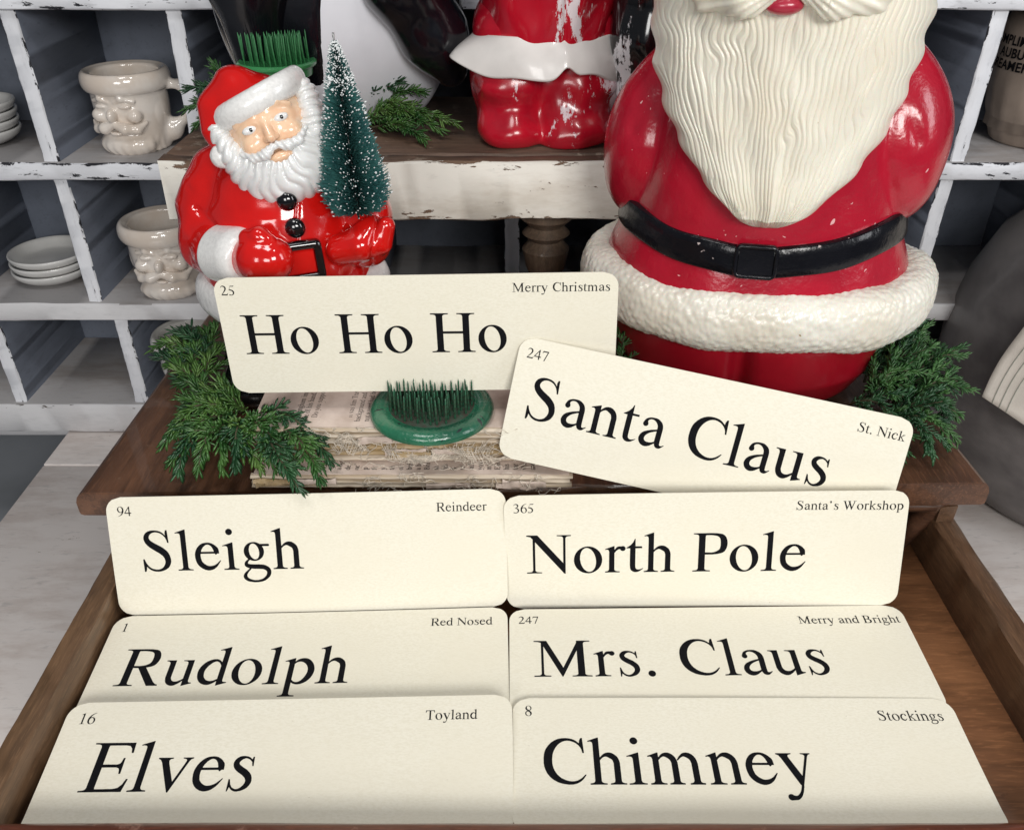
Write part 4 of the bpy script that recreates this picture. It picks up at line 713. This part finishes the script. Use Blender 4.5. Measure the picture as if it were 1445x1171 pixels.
for s in(-1,1):
    put('eye',sdf(lambda p:ell(p,(s*.030,-.089,.402),(.010,.006,.006)),(s*.03-.014,-.1,.39),(s*.03+.014,-.08,.412),.0016),'gwhite',BS)
# ================================================================ small Santa
SS=thing('santa_planter','small glossy red plastic Santa with white trim behind the Ho Ho Ho card','santa figure',(-.195,.700,-.4195))
Hm=Matrix.Rotation(R(12),3,'Z')@Matrix.Rotation(R(-11),3,'X')@Matrix.Rotation(R(-19),3,'Y'); Hc=np.array([.003,-.012,.2400]); Hn=np.array(Hm)
def hd(p):
    x,y,z=p[0]-Hc[0],p[1]-Hc[1],p[2]-Hc[2]; I=Hn.T; return (I[0,0]*x+I[0,1]*y+I[0,2]*z,I[1,0]*x+I[1,1]*y+I[1,2]*z,I[2,0]*x+I[2,1]*y+I[2,2]*z)
def H(f): return lambda p:f(hd(p))
def face(p):
    f=ell(p,(0,-.004,0),(.0325,.0335,.036))
    for s in(-1,1):
        f=smin(f,ell(p,(s*.0150,-.0285,-.0075),(.0095,.0085,.0085)),.004)
        f=smin(f,chain(p,[((s*.005,-.0335,.0135),.0016),((s*.0145,-.0325,.0155),.0020),((s*.0225,-.0275,.0105),.0016)],.002),.003)
        f=smax(f,-ell(p,(s*.0125,-.0370,.0042),(.0064,.0030,.0030)),.002)
    f=smin(f,chain(p,[((0,-.0355,.006),.0022),((0,-.0405,-.0055),.0042)],.002),.003)
    for s in(-1,1): f=smin(f,ell(p,(s*.0038,-.0385,-.0065),(.0026,.0028,.0024)),.0012)
    f=smin(f,ell(p,(.001,-.0370,-.0215),(.0100,.0068,.0048)),.0015)
    return f
put('face',sdf(H(face),(-.05,-.065,.19),(.05,.04,.29),.00115),'gskin',SS)
for s in(-1,1):
    e=lambda p:ell(p,(s*.0125,-.0335,.0040),(.0062,.0027,.0032)); put('eye',sdf(H(e),(-.05,-.065,.19),(.05,.04,.29),.0014),'gwhite',SS)
    e2=lambda p:ell(p,(s*.0125+.001,-.0358,.0040),(.0014,.0007,.0016)); c=Hn@np.array([s*.0125+.001,-.0358,.0040])+Hc; put('pupil',sdf(H(e2),tuple(c-.0035),tuple(c+.0035),.0004),'gblack',SS)
def sbeard(p):
    x,y,z=p
    f=ell(p,(0,-.012,-.027),(.0425,.0300,.0320)); f=smin(f,ell(p,(0,-.020,-.040),(.028,.018,.018)),.010)
    for s in(-1,1):
        f=smin(f,ell(p,(s*.0345,-.006,-.010),(.0115,.022,.026)),.006)
        f=smin(f,ell(p,(s*.0370,-.004,.010),(.0085,.016,.014)),.004)
    th=np.arctan2(x,-(z-.014)+.004*0); r=np.sqrt(x*x+(z-.014)**2)
    wv=th*21+1.0*np.sin(r*170+th*3)+1.1*vn(th*4,r*60,th*0)+ .5*vn(th*9,r*120,th*0+3)
    g=np.abs(np.sin(wv))**.7
    f=f+.0021*(1-g)*np.clip((r-.018)/.012,0,1)-.0008
    cut=ell(p,(0,-.044,.004),(.0300,.026,.0250)); f=smax(f,-cut,.003)
    return f
put('beard',sdf(H(sbeard),(-.062,-.075,.165),(.062,.045,.285),.00105),'gwhite',SS)
def sst(p):
    x,y,z=p; f=None
    for s in(-1,1):
        c=chain(p,[((s*.002,-.0405,-.0125),.0030),((s*.009,-.0415,-.0155),.0040),((s*.018,-.0375,-.0155),.0035),((s*.0265,-.030,-.0095),.0018)],.002); f=c if f is None else smin(f,c,.001)
    return f+.00035*np.sin(x*1500+z*500)
put('moustache',sdf(H(sst),(-.05,-.07,.20),(.05,-.01,.26),.0009),'gwhite',SS)
def strim(p):
    x,y,z=p; zz=z-.0208-.10*x; f=ring3((x,y,zz),(.001,.002,0),.0332,.0335,.0078,.0100); return f+.00012*vn(x*500,y*500,z*500)
put('hat_trim',sdf(H(strim),(-.066,-.07,.215),(.055,.06,.31),.0012),'gfur',SS)
def shat(p):
    f=ell(p,(-.007,.006,.0175),(.0320,.036,.0245)); f=smin(f,chain(p,[((-.012,.002,.034),.018),((-.030,-.001,.026),.0135),((-.0385,-.005,.012),.0090),((-.040,-.007,.002),.007)],.01),.008)
    return smax(f,-(p[2]-.034+.30*p[0]*0)-.05,.003)
put('hat',sdf(H(shat),(-.09,-.06,.20),(.06,.07,.33),.0016),'gred',SS)
put('pompom',sdf(H(lambda p:ell(p,(-.0425,-.012,-.006),(.0095,.009,.0095))+.0003*vn(p[0]*500,p[1]*500,p[2]*500)),(-.08,-.06,.19),(-.02,.03,.26),.0012),'gfur',SS)
# body
def scoat(p):
    x,y,z=p; rx=prof(z,[.09,.12,.15,.18,.205,.225],[.074,.073,.068,.060,.048,.03]); ry=prof(z,[.09,.12,.15,.18,.205,.225],[.058,.062,.060,.052,.042,.028])
    f=(np.sqrt((x/rx)**2+((y+.006)/ry)**2)-1)*np.minimum(rx,ry)*.95
    a=chain(p,[((-.046,.002,.198),.025),((-.060,-.004,.170),.0250),((-.060,-.018,.145),.0240),((-.045,-.038,.146),.0210),((-.030,-.052,.150),.0200)],.012)
    b=chain(p,[((.046,.002,.198),.023),((.066,-.006,.175),.0235),((.072,-.018,.152),.0205)],.012)
    f=smin(smin(f,a,.006),b,.006)
    f=f+.0022*vn(x*55,y*55,z*55)*np.clip((np.abs(x)-.04)/.02,0,1)+.0006*vn(x*90,y*90,z*90)
    f=f+.0016*np.exp(-((x-.022-.1*(z-.15))/.0012)**2)*(y<0)
    # elbow creases
    f=f+.0022*np.exp(-(cap(p,(-.062,-.030,.178),(-.040,-.050,.166),0,0)/.0030)**2)+.0020*np.exp(-(cap(p,(-.078,-.022,.165),(-.060,-.042,.158),0,0)/.0030)**2)+.0018*np.exp(-(cap(p,(-.070,-.024,.195),(-.050,-.044,.185),0,0)/.0028)**2)
    return smax(smax(f,.092-z,.004),z-.232,.004)
put('coat',sdf(scoat,(-.10,-.09,.085),(.10,.065,.236),.0015),'gred',SS)
def scuff(p):
    a=cap(p,(-.040,-.0475,.1475),(-.0235,-.0610,.1510),.0240,.0235); return a+.00008*vn(p[0]*450,p[1]*450,p[2]*450)
put('cuff',sdf(lambda p:smax(smax(scuff(p),(p[0]+.014)*.75+(-(p[1]+.07))*.62+0*p[2],.003),-((p[0]+.045)*.78-(p[1]+.045)*.6),.003),(-.075,-.095,.115),(.01,-.015,.18),.0013),'gfur',SS)
def mitt(p):
    f=chain(p,[((-.014,-.067,.1525),.0175),((-.002,-.075,.1550),.0195),((.008,-.079,.1560),.0165)],.004)
    return smin(f,chain(p,[((-.010,-.074,.171),.0075),((.000,-.078,.1745),.0070),((.007,-.080,.171),.006)],.003),.0025)
put('mitten',sdf(mitt,(-.04,-.105,.13),(.045,-.045,.19),.0013),'gred',SS)
def mitt2(p):
    f=chain(p,[((.070,-.022,.150),.018),((.074,-.036,.1535),.0200),((.078,-.044,.1600),.0185)],.006)
    f=smin(f,chain(p,[((.090,-.052,.158),.0085),((.094,-.050,.172),.0075)],.003),.003)
    f=smin(f,chain(p,[((.056,-.050,.152),.0125),((.074,-.056,.158),.0125)],.003),.004)
    f=f+.0012*np.exp(-((p[0]-.083-.2*(p[2]-.155))/.0015)**2)*(p[1]<-.04)
    return smax(f,-cap(p,(.068,-.040,.172),(.068,-.040,.24),.0105),.003)
put('raised_mitten',sdf(mitt2,(.03,-.085,.12),(.12,.01,.19),.0013),'gred',SS)
put('coat_trim',superring(420,70,.0665,.052,.0185,.0215,.100,.0004,300),'gfur',SS)
def sbase(p):
    x,y,z=p; rx=prof(z,[0,.02,.05,.10],[.072,.076,.070,.062]); ry=prof(z,[0,.02,.05,.10],[.056,.058,.052,.050]); f=(np.sqrt((x/rx)**2+((y)/ry)**2)-1)*np.minimum(rx,ry)*.9
    for s in(-1,1): f=smin(f,ell(p,(s*.036,-.034,.016),(.034,.030,.022)),.006)
    return smax(smax(f,-z,.004),z-.09,.004)
put('boots',sdf(sbase,(-.085,-.075,-.003),(.085,.07,.10),.002),'gblack',SS)
for x,z in((.0185,.1935),(.0235,.1735)):
    r=float(raycyl(scoat,np.array([math.atan2(-1,x/.062)]),np.array([z],np.float32),.12)[0]) 
    y=-math.sqrt(max(0,r*r-x*x)); put('button',sdf(lambda p:ell(p,(0,0,0),(.0082,.0062,.0082)),(-.01,-.01,-.01),(.01,.01,.01),.001),'gblack',SS,(x,y-.003,z))
put('buckle',framebox(.040,.033,.007,.0062,.0045),'gblack',SS,(.0235,-.0625,.1475),(R(-4),R(-3),R(14)))
put('buckle_plate',plank(.027,.006,.020,.0012,.0001,4),'gred',SS,(.0235,-.0650,.1475),(R(-4),R(-3),R(14)),smooth=False)
# bottle brush tree held in the raised mitten
def brush_tree(loc,h=.134,r0=.0290,n=10500):
    o=thing('bottle_brush_tree','dark green bottle brush tree with white snow tips in the raised mitten','bottle brush tree',loc,(R(-2),R(-2.5),0))
    rg=np.random.default_rng(5); V=[];F=[];SV=[];SF=[]
    for i in range(n):
        t=rg.random()**1.15; z=.004+t*(h-.008); lay=(z/.0042)%1
        r=(r0*(1-t)**.82+.0022)*(rg.uniform(.80,1.04)); 
        if t<.07: r*=.72+.28*t/.07
        r*=.93+.07*math.cos(2*PI*lay)
        a=rg.uniform(0,2*PI); dz=r*rg.uniform(.10,.50)-.002*(t<.06); p0=np.array([0,0,z]); d=np.array([math.cos(a),math.sin(a),0])
        p1=p0+d*r+np.array([0,0,dz]); sd=np.array([-d[1],d[0],0])*.00045; up=np.array([0,0,.00045]); m=p0*.35+p1*.65+np.array([0,0,-dz*.06])
        b=len(V); V+=[m*.5+p0*.5+sd,m*.5+p0*.5-sd,p1+sd*.8,p1-sd*.8,m*.5+p0*.5+up,m*.5+p0*.5-up,p1+up*.8,p1-up*.8]; F+=[(b,b+1,b+3,b+2),(b+4,b+5,b+7,b+6)]
        if rg.random()<(.12+.30*(t>.72)) and r>.72*(r0*(1-t)**.82):
            s=rg.uniform(.0005,.0012)*(1 if t<.8 else .8); c=p1+rg.normal(0,.0002,3); b=len(SV); q3=np.cross(d,[0,0,1.]); e=np.array([(d+[0,0,.4])*s*rg.uniform(.9,2.0),q3*s*rg.uniform(.5,.9),np.array([0,0,1.])*s*rg.uniform(.5,.9)])
            SV+=[c+e[0],c-e[0],c+e[1],c-e[1],c+e[2],c-e[2]]; SF+=[(b+x,b+y,b+zz) if (x+y+zz)%2==0 or True else 0 for x,y,zz in((0,2,4),(2,1,4),(1,3,4),(3,0,4),(2,0,5),(1,2,5),(3,1,5),(0,3,5))]
    tag(put('bristles',fmesh(V,F),'bristle',o,smooth=False),kind='stuff'); tag(put('snow_tips',fmesh(SV,SF),'snow',o,smooth=True),kind='stuff')
    P=[(.0004*math.cos(k*1.2),.0004*math.sin(k*1.2),h*k/60) for k in range(62)]; v,f=tube(P,.0006,5); v2,f2=tube([(-x,-y,z) for x,y,z in P],.0006,5); A=Acc();A.add(v,f);A.add(v2,f2); put('wire_stem',A.mesh(),'wire',o)
brush_tree((-.1235,.659,-.243))
# ================================================================ middle Santa with the black sack
MS=thing('santa_figure','scarlet plastic Santa with painted white glints, white coat trim and black sack, on the riser','santa figure',(.034,.925,-.2498),(0,0,R(4)))
def mleg(p):
    x,y,z=p; f=None
    for s in(-1,1):
        c=chain(p,[((s*.032,.0,.105),.042),((s*.034,-.006,.06),.038),((s*.036,-.010,.02),.034)],.02); c=smin(c,ell(p,(s*.036,-.028,.014),(.034,.034,.020)),.014)
        c=smin(c,ell(p,(s*.038,-.036,.056),(.028,.012,.009)),.010); f=c if f is None else smin(f,c,.012)
    f=smin(f,chain(p,[((.004,-.022,.088),.010),((.018,-.038,.010),.024)],.02),.012)
    f=f+.0018*vn(x*60,y*60,z*45)+.002*np.sin(x*150+z*130)*np.clip((x-.015)/.03,0,1)*.6
    return smax(f,-z,.003)
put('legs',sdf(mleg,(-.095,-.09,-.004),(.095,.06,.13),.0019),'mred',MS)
def mcoat(p):
    x,y,z=p; rx=prof(z,[.08,.11,.15,.20,.24,.27],[.066,.066,.068,.068,.055,.035]); ry=prof(z,[.08,.11,.15,.20,.24,.27],[.058,.060,.062,.058,.048,.03])
    f=(np.sqrt((x/rx)**2+(y/ry)**2)-1)*np.minimum(rx,ry)*.95
    f=smin(f,chain(p,[((-.060,.0,.235),.026),((-.080,-.012,.195),.024),((-.065,-.045,.170),.020)],.01),.010); f=smin(f,chain(p,[((.06,.0,.235),.026),((.078,-.02,.20),.025),((.06,-.05,.19),.021)],.01),.010)
    f=f+.0025*np.exp(-((x-.012)/.0022)**2)*(y<0)+.0022*vn(x*45,y*45,z*30)
    f=f+.0028*np.sin(x*170-z*90)*np.clip((x-.012)/.02,0,1)*(y<0)*.55
    return smax(f,.092-z,.004)
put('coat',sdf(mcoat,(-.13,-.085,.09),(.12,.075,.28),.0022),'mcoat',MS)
def mhem():
    n=360;m=20; th=np.linspace(0,2*PI,n,endpoint=False); rows=[]
    for k in range(m):
        u=k/(m-1); zt=.104+.0015*np.cos(th*3); zb=.069+.0045*np.sin(th*4+1.2)-.004*np.cos((th+PI/2)*6)+.010*np.exp(-((np.mod(th,2*PI)-1.5*PI-.16)/.10)**2)+.012*np.exp(-((np.mod(th,2*PI)-1.13*PI)/.35)**2)
        z=zt+(zb-zt)*u; fl=.0715+.0150*u+.0035*np.sin(th*4+1.2)*u+.0035*math.sin(PI*u)+(.012*u)*np.exp(-((np.mod(th,2*PI)-1.10*PI)/.3)**2)
        x=fl*np.cos(th); y=fl*.80*np.sin(th); rows.append(np.stack([x,y,z],-1))
    rows.append(np.stack([rows[-1][:,0]*.955,rows[-1][:,1]*.955,rows[-1][:,2]-.0012],-1)); rows.append(np.stack([rows[-1][:,0]*.93,rows[-1][:,1]*.93,rows[-1][:,2]+.006],-1)); rows.insert(0,np.stack([rows[0][:,0]*.9,rows[0][:,1]*.9,rows[0][:,2]-.001],-1))
    V=np.concatenate(rows); i,j=np.meshgrid(np.arange(len(rows)-1),np.arange(n),indexing='ij'); I=lambda a,b:a*n+b%n
    return fmesh(V,np.stack([I(i,j),I(i+1,j),I(i+1,j+1),I(i,j+1)],-1).reshape(-1,4))
put('coat_trim',mhem(),'mwhite',MS)
def msack(p):
    x,y,z=p; f=chain(p,[((.085,-.030,.048),.016),((.095,-.032,.10),.030),((.102,-.026,.17),.040),((.095,-.010,.24),.030)],.02)
    return f+.0016*np.sin(np.arctan2(y,x-.105)*9+z*14)+.0012*vn(x*60,y*60,z*30)
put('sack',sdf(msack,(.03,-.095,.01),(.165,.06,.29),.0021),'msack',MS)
put('head',sdf(lambda p:ell(p,(0,-.01,.30),(.040,.038,.045)),(-.05,-.06,.25),(.05,.04,.35),.003),'skin',MS)
put('beard',sdf(lambda p:ell(p,(0,-.03,.265),(.040,.026,.036))+.0014*np.sin(np.arctan2(p[0],.32-p[2])*40),(-.05,-.07,.22),(.05,.01,.31),.002),'mwhite',MS)
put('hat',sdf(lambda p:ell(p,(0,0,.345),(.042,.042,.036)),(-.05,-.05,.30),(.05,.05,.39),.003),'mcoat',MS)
# ================================================================ penguin
PG=thing('penguin_figure','large black and white plastic penguin on the riser behind the small Santa','penguin figure',(-.185,1.005,-.2498),(0,0,R(10)))
pb=lambda p:smax(ell(p,(0,0,.13),(.128,.088,.165)),-p[2]+.001,.012)
put('belly',sdf(pb,(-.14,-.10,-.004),(.14,.10,.30),.004),'pwhite',PG)
def pcoat(p):
    x,y,z=p; f=ell(p,(0,.004,.135),(.134,.094,.170))+.002*vn(x*20,y*20,z*20); front=ell(p,(.060,-.10,.07),(.080,.11,.20)); return smax(smax(f,-front,.008),-z+.03,.02)
put('coat',sdf(pcoat,(-.145,-.11,.0),(.145,.11,.31),.0036),'pblack',PG)
put('wing',sdf(lambda p:chain(p,[((.035,-.085,.235),.036),((.062,-.090,.15),.038),((.092,-.082,.095),.032),((.110,-.070,.060),.018)],.02)+.001*vn(p[0]*40,p[1]*40,p[2]*40),(-.02,-.15,.03),(.155,-.02,.29),.0028),'pblack',PG)
put('wing',sdf(lambda p:chain(p,[((-.070,-.060,.25),.034),((-.085,-.065,.16),.042),((-.085,-.062,.075),.026)],.02)+.001*vn(p[0]*40,p[1]*40,p[2]*40),(-.16,-.13,.03),(.0,.0,.30),.0028),'pblack',PG)
put('head',sdf(lambda p:ell(p,(0,-.01,.33),(.062,.062,.062)),(-.07,-.08,.26),(.07,.06,.40),.004),'pblack',PG)
# ================================================================ greenery
def needle_geo(rg,A,base,d,L,r,curl):
    d=d/np.linalg.norm(d); up=np.array([0,0,1.]); a=np.cross(d,up); a/=np.linalg.norm(a)+1e-9; b=np.cross(a,d); n0=len(A[0])
    for t,s in((0,.45),(.25,.95),(.72,1.0)):
        c=base+d*L*t+b*curl*L*t*t
        for k in range(3):
            th=2*PI*k/3+.5; A[0].append(c+(a*math.cos(th)+b*math.sin(th)*.75)*r*s)
    A[0].append(base+d*L+b*curl*L)
    for q in(0,3):
        for k in range(3):
            k2=(k+1)%3; A[1].extend([(n0+q+k,n0+q+k2,n0+q+3+k2),(n0+q+k,n0+q+3+k2,n0+q+3+k)])
    for k in range(3): A[1].append((n0+6+k,n0+6+(k+1)%3,n0+9))
def sprig(parent,base,tip,arch,seed,width=.03,nl=.0085,nr=.00078,dens=1.0,mat='needle',flat=1.0,zmin=None,tw=.0085):
    if mat=='needle': mat=['needle','needle_b','needle','needle_d'][seed%4]
    elif seed%3==0: mat='needle_d'
    rg=np.random.default_rng(seed); A=([],[]); ST=Acc(); b0=np.array(base,float); t0=np.array(tip,float); n=26
    side=np.cross(t0-b0,[0,0,1.]); side/=np.linalg.norm(side)+1e-9; bow=rg.uniform(-.12,.12)*np.linalg.norm(t0-b0)
    P=[b0+(t0-b0)*t+np.array([0,0,arch])*math.sin(PI*t)+side*bow*math.sin(PI*t) for t in np.linspace(0,1,n)]
    v,f=tube(P,np.linspace(.0013,.0005,n),5); ST.add(v,f); tot=np.linalg.norm(t0-b0)
    def clothe(Q,nl_):
        Q=np.array(Q); seg=np.linalg.norm(np.diff(Q,axis=0),axis=1); s=np.concatenate([[0],np.cumsum(seg)]); m=max(4,int(s[-1]/.0016*dens*1.9))
        for k in range(m):
            u=(k+rg.random())/m*s[-1]; i=min(len(Q)-2,int(np.searchsorted(s,u)-1)); i=max(i,0); t=(u-s[i])/(seg[i]+1e-9); c=Q[i]+(Q[i+1]-Q[i])*t; dr=(Q[i+1]-Q[i])/(seg[i]+1e-9)
            a=np.cross(dr,[0,0,1.]); a/=np.linalg.norm(a)+1e-9; bb=np.cross(a,dr); th=rg.uniform(0,2*PI); o=a*math.cos(th)+bb*math.sin(th)*flat
            e=u/s[-1]; ang=R(rg.uniform(32,58))*(1-.45*e)
            needle_geo(rg,A,c,dr*math.cos(ang)+o*math.sin(ang),nl_*rg.uniform(.7,1.15),nr*rg.uniform(.85,1.15),rg.uniform(-.05,.25)*-np.sign(o[2]+.2)*.5)
    clothe(P[3:],nl)
    nb=int(tot/tw)
    for k in range(nb):
        t=.08+.86*k/max(1,nb); i=int(t*(n-1)); c=P[i]; dr=P[min(i+1,n-1)]-P[i]; dr/=np.linalg.norm(dr)+1e-9; sg=1 if k%2 else -1
        ln=width*(1.05-t*.75)*rg.uniform(.6,1.1); d=dr*math.cos(R(42))+sg*side*math.sin(R(42))*1.0+np.array([0,0,rg.uniform(-.25,.45)]); d/=np.linalg.norm(d)
        Q=[c+d*ln*q+dr*ln*.25*q*q+np.array([0,0,-.15*ln*q*q]) for q in np.linspace(0,1,6)]; v,f=tube(Q,.0006,4); ST.add(v,f); clothe(Q,nl*.92)
    V=np.array(A[0]); 
    if zmin is not None: V[:,2]=np.maximum(V[:,2],zmin+.0006*RNG.random(len(V)))
    s_=put('sprig_stem',ST.mesh(),'stem',parent); put('sprig_needles',fmesh(V,A[1]),mat,s_)
    return s_
TZ=-.4215
G1=thing('evergreen_garland','evergreen garland lying along the left edge of the cabinet top, reaching over the books','garland',(-.29,.62,TZ))
def gs(parent,o,base,tip,arch,seed,**k):
    o=np.array(o); return sprig(parent,np.array(base)-o,np.array(tip)-o,arch,seed,**k)
o1=(-.29,.62,TZ)
for i,(b,t,ar) in enumerate([
 ((-.285,.69,-.405),(-.325,.742,-.400),.012),((-.29,.68,-.40),(-.345,.715,-.395),.014),((-.28,.70,-.405),(-.30,.755,-.395),.014),((-.29,.66,-.405),(-.335,.71,-.40),.014),
 ((-.285,.66,-.405),(-.315,.700,-.39),.015),((-.27,.625,-.41),(-.310,.665,-.385),.016),((-.26,.605,-.405),(-.295,.640,-.39),.014),((-.275,.68,-.40),(-.325,.725,-.385),.016),((-.265,.61,-.405),(-.250,.635,-.395),.008),((-.28,.64,-.405),(-.268,.69,-.38),.012)]):
    gs(G1,o1,b,t,ar,100+i,zmin=TZ-o1[2]+.0012,width=.020,nl=.0130,nr=.00125,dens=.95,tw=.0135)
G2=thing('evergreen_sprigs','bushy evergreen sprigs in front of the old books, tips hanging over the Sleigh card','garland',(-.24,.56,TZ))
o2=(-.24,.56,TZ); G2.location.x+=.008
for i,(b,t,ar) in enumerate([
 ((-.235,.600,-.395),(-.290,.560,-.398),.024),((-.225,.595,-.395),(-.283,.585,-.390),.022),((-.235,.590,-.395),(-.278,.540,-.402),.022),((-.250,.580,-.40),(-.270,.532,-.404),.018),
 ((-.240,.575,-.395),(-.235,.530,-.400),.020),((-.230,.575,-.392),(-.205,.530,-.397),.020),((-.225,.575,-.390),(-.175,.528,-.395),.022),((-.230,.580,-.392),(-.150,.533,-.394),.024),
 ((-.215,.580,-.392),(-.185,.540,-.385),.016),((-.245,.590,-.392),(-.280,.565,-.385),.018),((-.235,.565,-.395),(-.252,.528,-.398),.018),((-.225,.570,-.390),(-.222,.524,-.394),.018),((-.215,.570,-.390),(-.190,.522,-.394),.016),((-.240,.600,-.392),(-.285,.600,-.395),.018),((-.215,.565,-.392),(-.150,.498,-.386),.016),((-.200,.560,-.392),(-.166,.494,-.390),.018),((-.235,.605,-.392),(-.265,.610,-.385),.016),((-.24,.585,-.392),(-.255,.570,-.375),.012)]):
    gs(G2,o2,b,t,ar,200+i,width=.020,dens=.95,nl=.0115,nr=.00125,tw=.0125)
G3=thing('evergreen_garland','dense deep green evergreen garland at the right foot of the big Santa','garland',(.34,.62,TZ))
o3=(.34,.62,TZ)
for i,(b,t,ar) in enumerate([
 ((.325,.66,-.405),(.365,.745,-.375),.020),((.335,.65,-.405),(.385,.715,-.385),.022),((.330,.64,-.405),(.392,.680,-.392),.024),((.330,.63,-.405),(.395,.645,-.400),.024),
 ((.325,.62,-.405),(.385,.610,-.405),.022),((.320,.61,-.405),(.372,.580,-.408),.018),((.310,.60,-.405),(.345,.560,-.410),.018),((.300,.60,-.405),(.318,.556,-.410),.016),
 ((.320,.66,-.400),(.345,.735,-.360),.018),((.315,.64,-.395),(.350,.690,-.365),.020),((.310,.625,-.395),(.360,.655,-.378),.024),((.305,.615,-.395),(.345,.625,-.382),.022),
 ((.33,.64,-.405),(.370,.725,-.355),.020),((.335,.63,-.405),(.398,.665,-.375),.026),((.33,.615,-.405),(.390,.625,-.385),.026),((.32,.60,-.405),(.365,.590,-.392),.024),((.345,.68,-.40),(.395,.720,-.395),.016),((.315,.645,-.40),(.330,.605,-.388),.016),((.29,.62,-.40),(.325,.585,-.395),.016),((.345,.66,-.405),(.375,.70,-.37),.018),((.31,.66,-.39),(.335,.70,-.355),.015)]):
    gs(G3,o3,b,t,ar,300+i,mat='needle_r',width=.036,nl=.0085,nr=.00105,dens=1.15,zmin=TZ-o3[2]+.001)
G4=thing('evergreen_sprig','short evergreen sprig in the shadow between the books and the tilted card','garland',(.08,.60,TZ)); o4=(.08,.60,TZ)
for i,(b,t,ar) in enumerate([((.07,.62,-.40),(.06,.565,-.41),.012),((.09,.62,-.40),(.10,.570,-.41),.012),((.11,.63,-.40),(.085,.58,-.405),.012),((.10,.66,-.40),(.115,.72,-.37),.012),((.13,.62,-.40),(.15,.575,-.41),.01)]): gs(G4,o4,b,t,ar,400+i,mat='needle_r',zmin=TZ-o4[2]+.001)
RZ=-.2500
G5=thing('evergreen_garland','evergreen sprigs at the left end of the riser beside the upper face mug','garland',(-.31,.93,RZ)); o5=(-.31,.93,RZ)
for i,(b,t,ar) in enumerate([((-.27,.94,-.235),(-.345,.930,-.225),.014),((-.28,.94,-.235),(-.350,.955,-.210),.012),((-.28,.93,-.235),(-.330,.905,-.235),.012),((-.285,.94,-.235),(-.318,.960,-.185),.006),((-.27,.93,-.235),(-.310,.90,-.238),.010)]): gs(G5,o5,b,t,ar,500+i,mat='needle_r',width=.022,nl=.0125,nr=.0012,tw=.0125)
G6=thing('evergreen_garland','evergreen sprig lying on the riser between the small tree and the scarlet Santa','garland',(-.09,.93,RZ)); o6=(-.09,.93,RZ)
for i,(b,t,ar) in enumerate([((-.17,.93,-.240),(-.075,.905,-.240),.012),((-.16,.935,-.235),(-.060,.925,-.238),.014),((-.15,.92,-.242),(-.090,.880,-.243),.008),((-.17,.95,-.235),(-.118,.945,-.200),.010),((-.15,.95,-.235),(-.095,.950,-.212),.010),((-.15,.93,-.235),(-.105,.915,-.222),.012)]): gs(G6,o6,b,t,ar,600+i,width=.022,nl=.0125,nr=.0012,tw=.0125)
# ================================================================ linen cloth hanging over the crock
def cpt(u,v): return (.589+.300*u+.105*v,.90-.285*u+.03*v+.05*u*u+.010*math.sin(u*9+v*3)+.005*math.sin(v*14+u*2),-.566-.150*u+.34*v)
def cloth():
    n=60;m=50; V=[]
    for i in range(n):
        for j in range(m):
            u=i/(n-1);v=j/(m-1)      # corner hangs at u=v=0
            x,y,z=cpt(u,v)
            V.append((x-.70,y-.90,z+.5))
    F=[(i*m+j,(i+1)*m+j,(i+1)*m+j+1,i*m+j+1) for i in range(n-1) for j in range(m-1)]; me=mesh(V,F); return me
cl=thing('linen_cloth','natural linen cloth corner with green grey stripes hanging in front of the crock','cloth',(.70,.90,-.5))
c_=put('cloth_sheet',cloth(),'linen',cl); md=c_.modifiers.new('thickness','SOLIDIFY'); md.thickness=.0018
A=Acc()
for k,u in enumerate((.035,.06,.085)):
    P=[]
    for j in range(40):
        v=j/39; q=cpt(u,v); P.append((q[0]-.70,q[1]-.90-.0012,q[2]+.5))
    v_,f_=tube(P,.0006,4); A.add(v_,f_)
put('stripes',A.mesh(),'stripe',cl)
# ---------------------------------------------------------------- lift the place so that the floor lies at z = 0
for o in list(COL.objects):
    if o.parent is None and o.type in('MESH','EMPTY') : o.location.z+=RISE
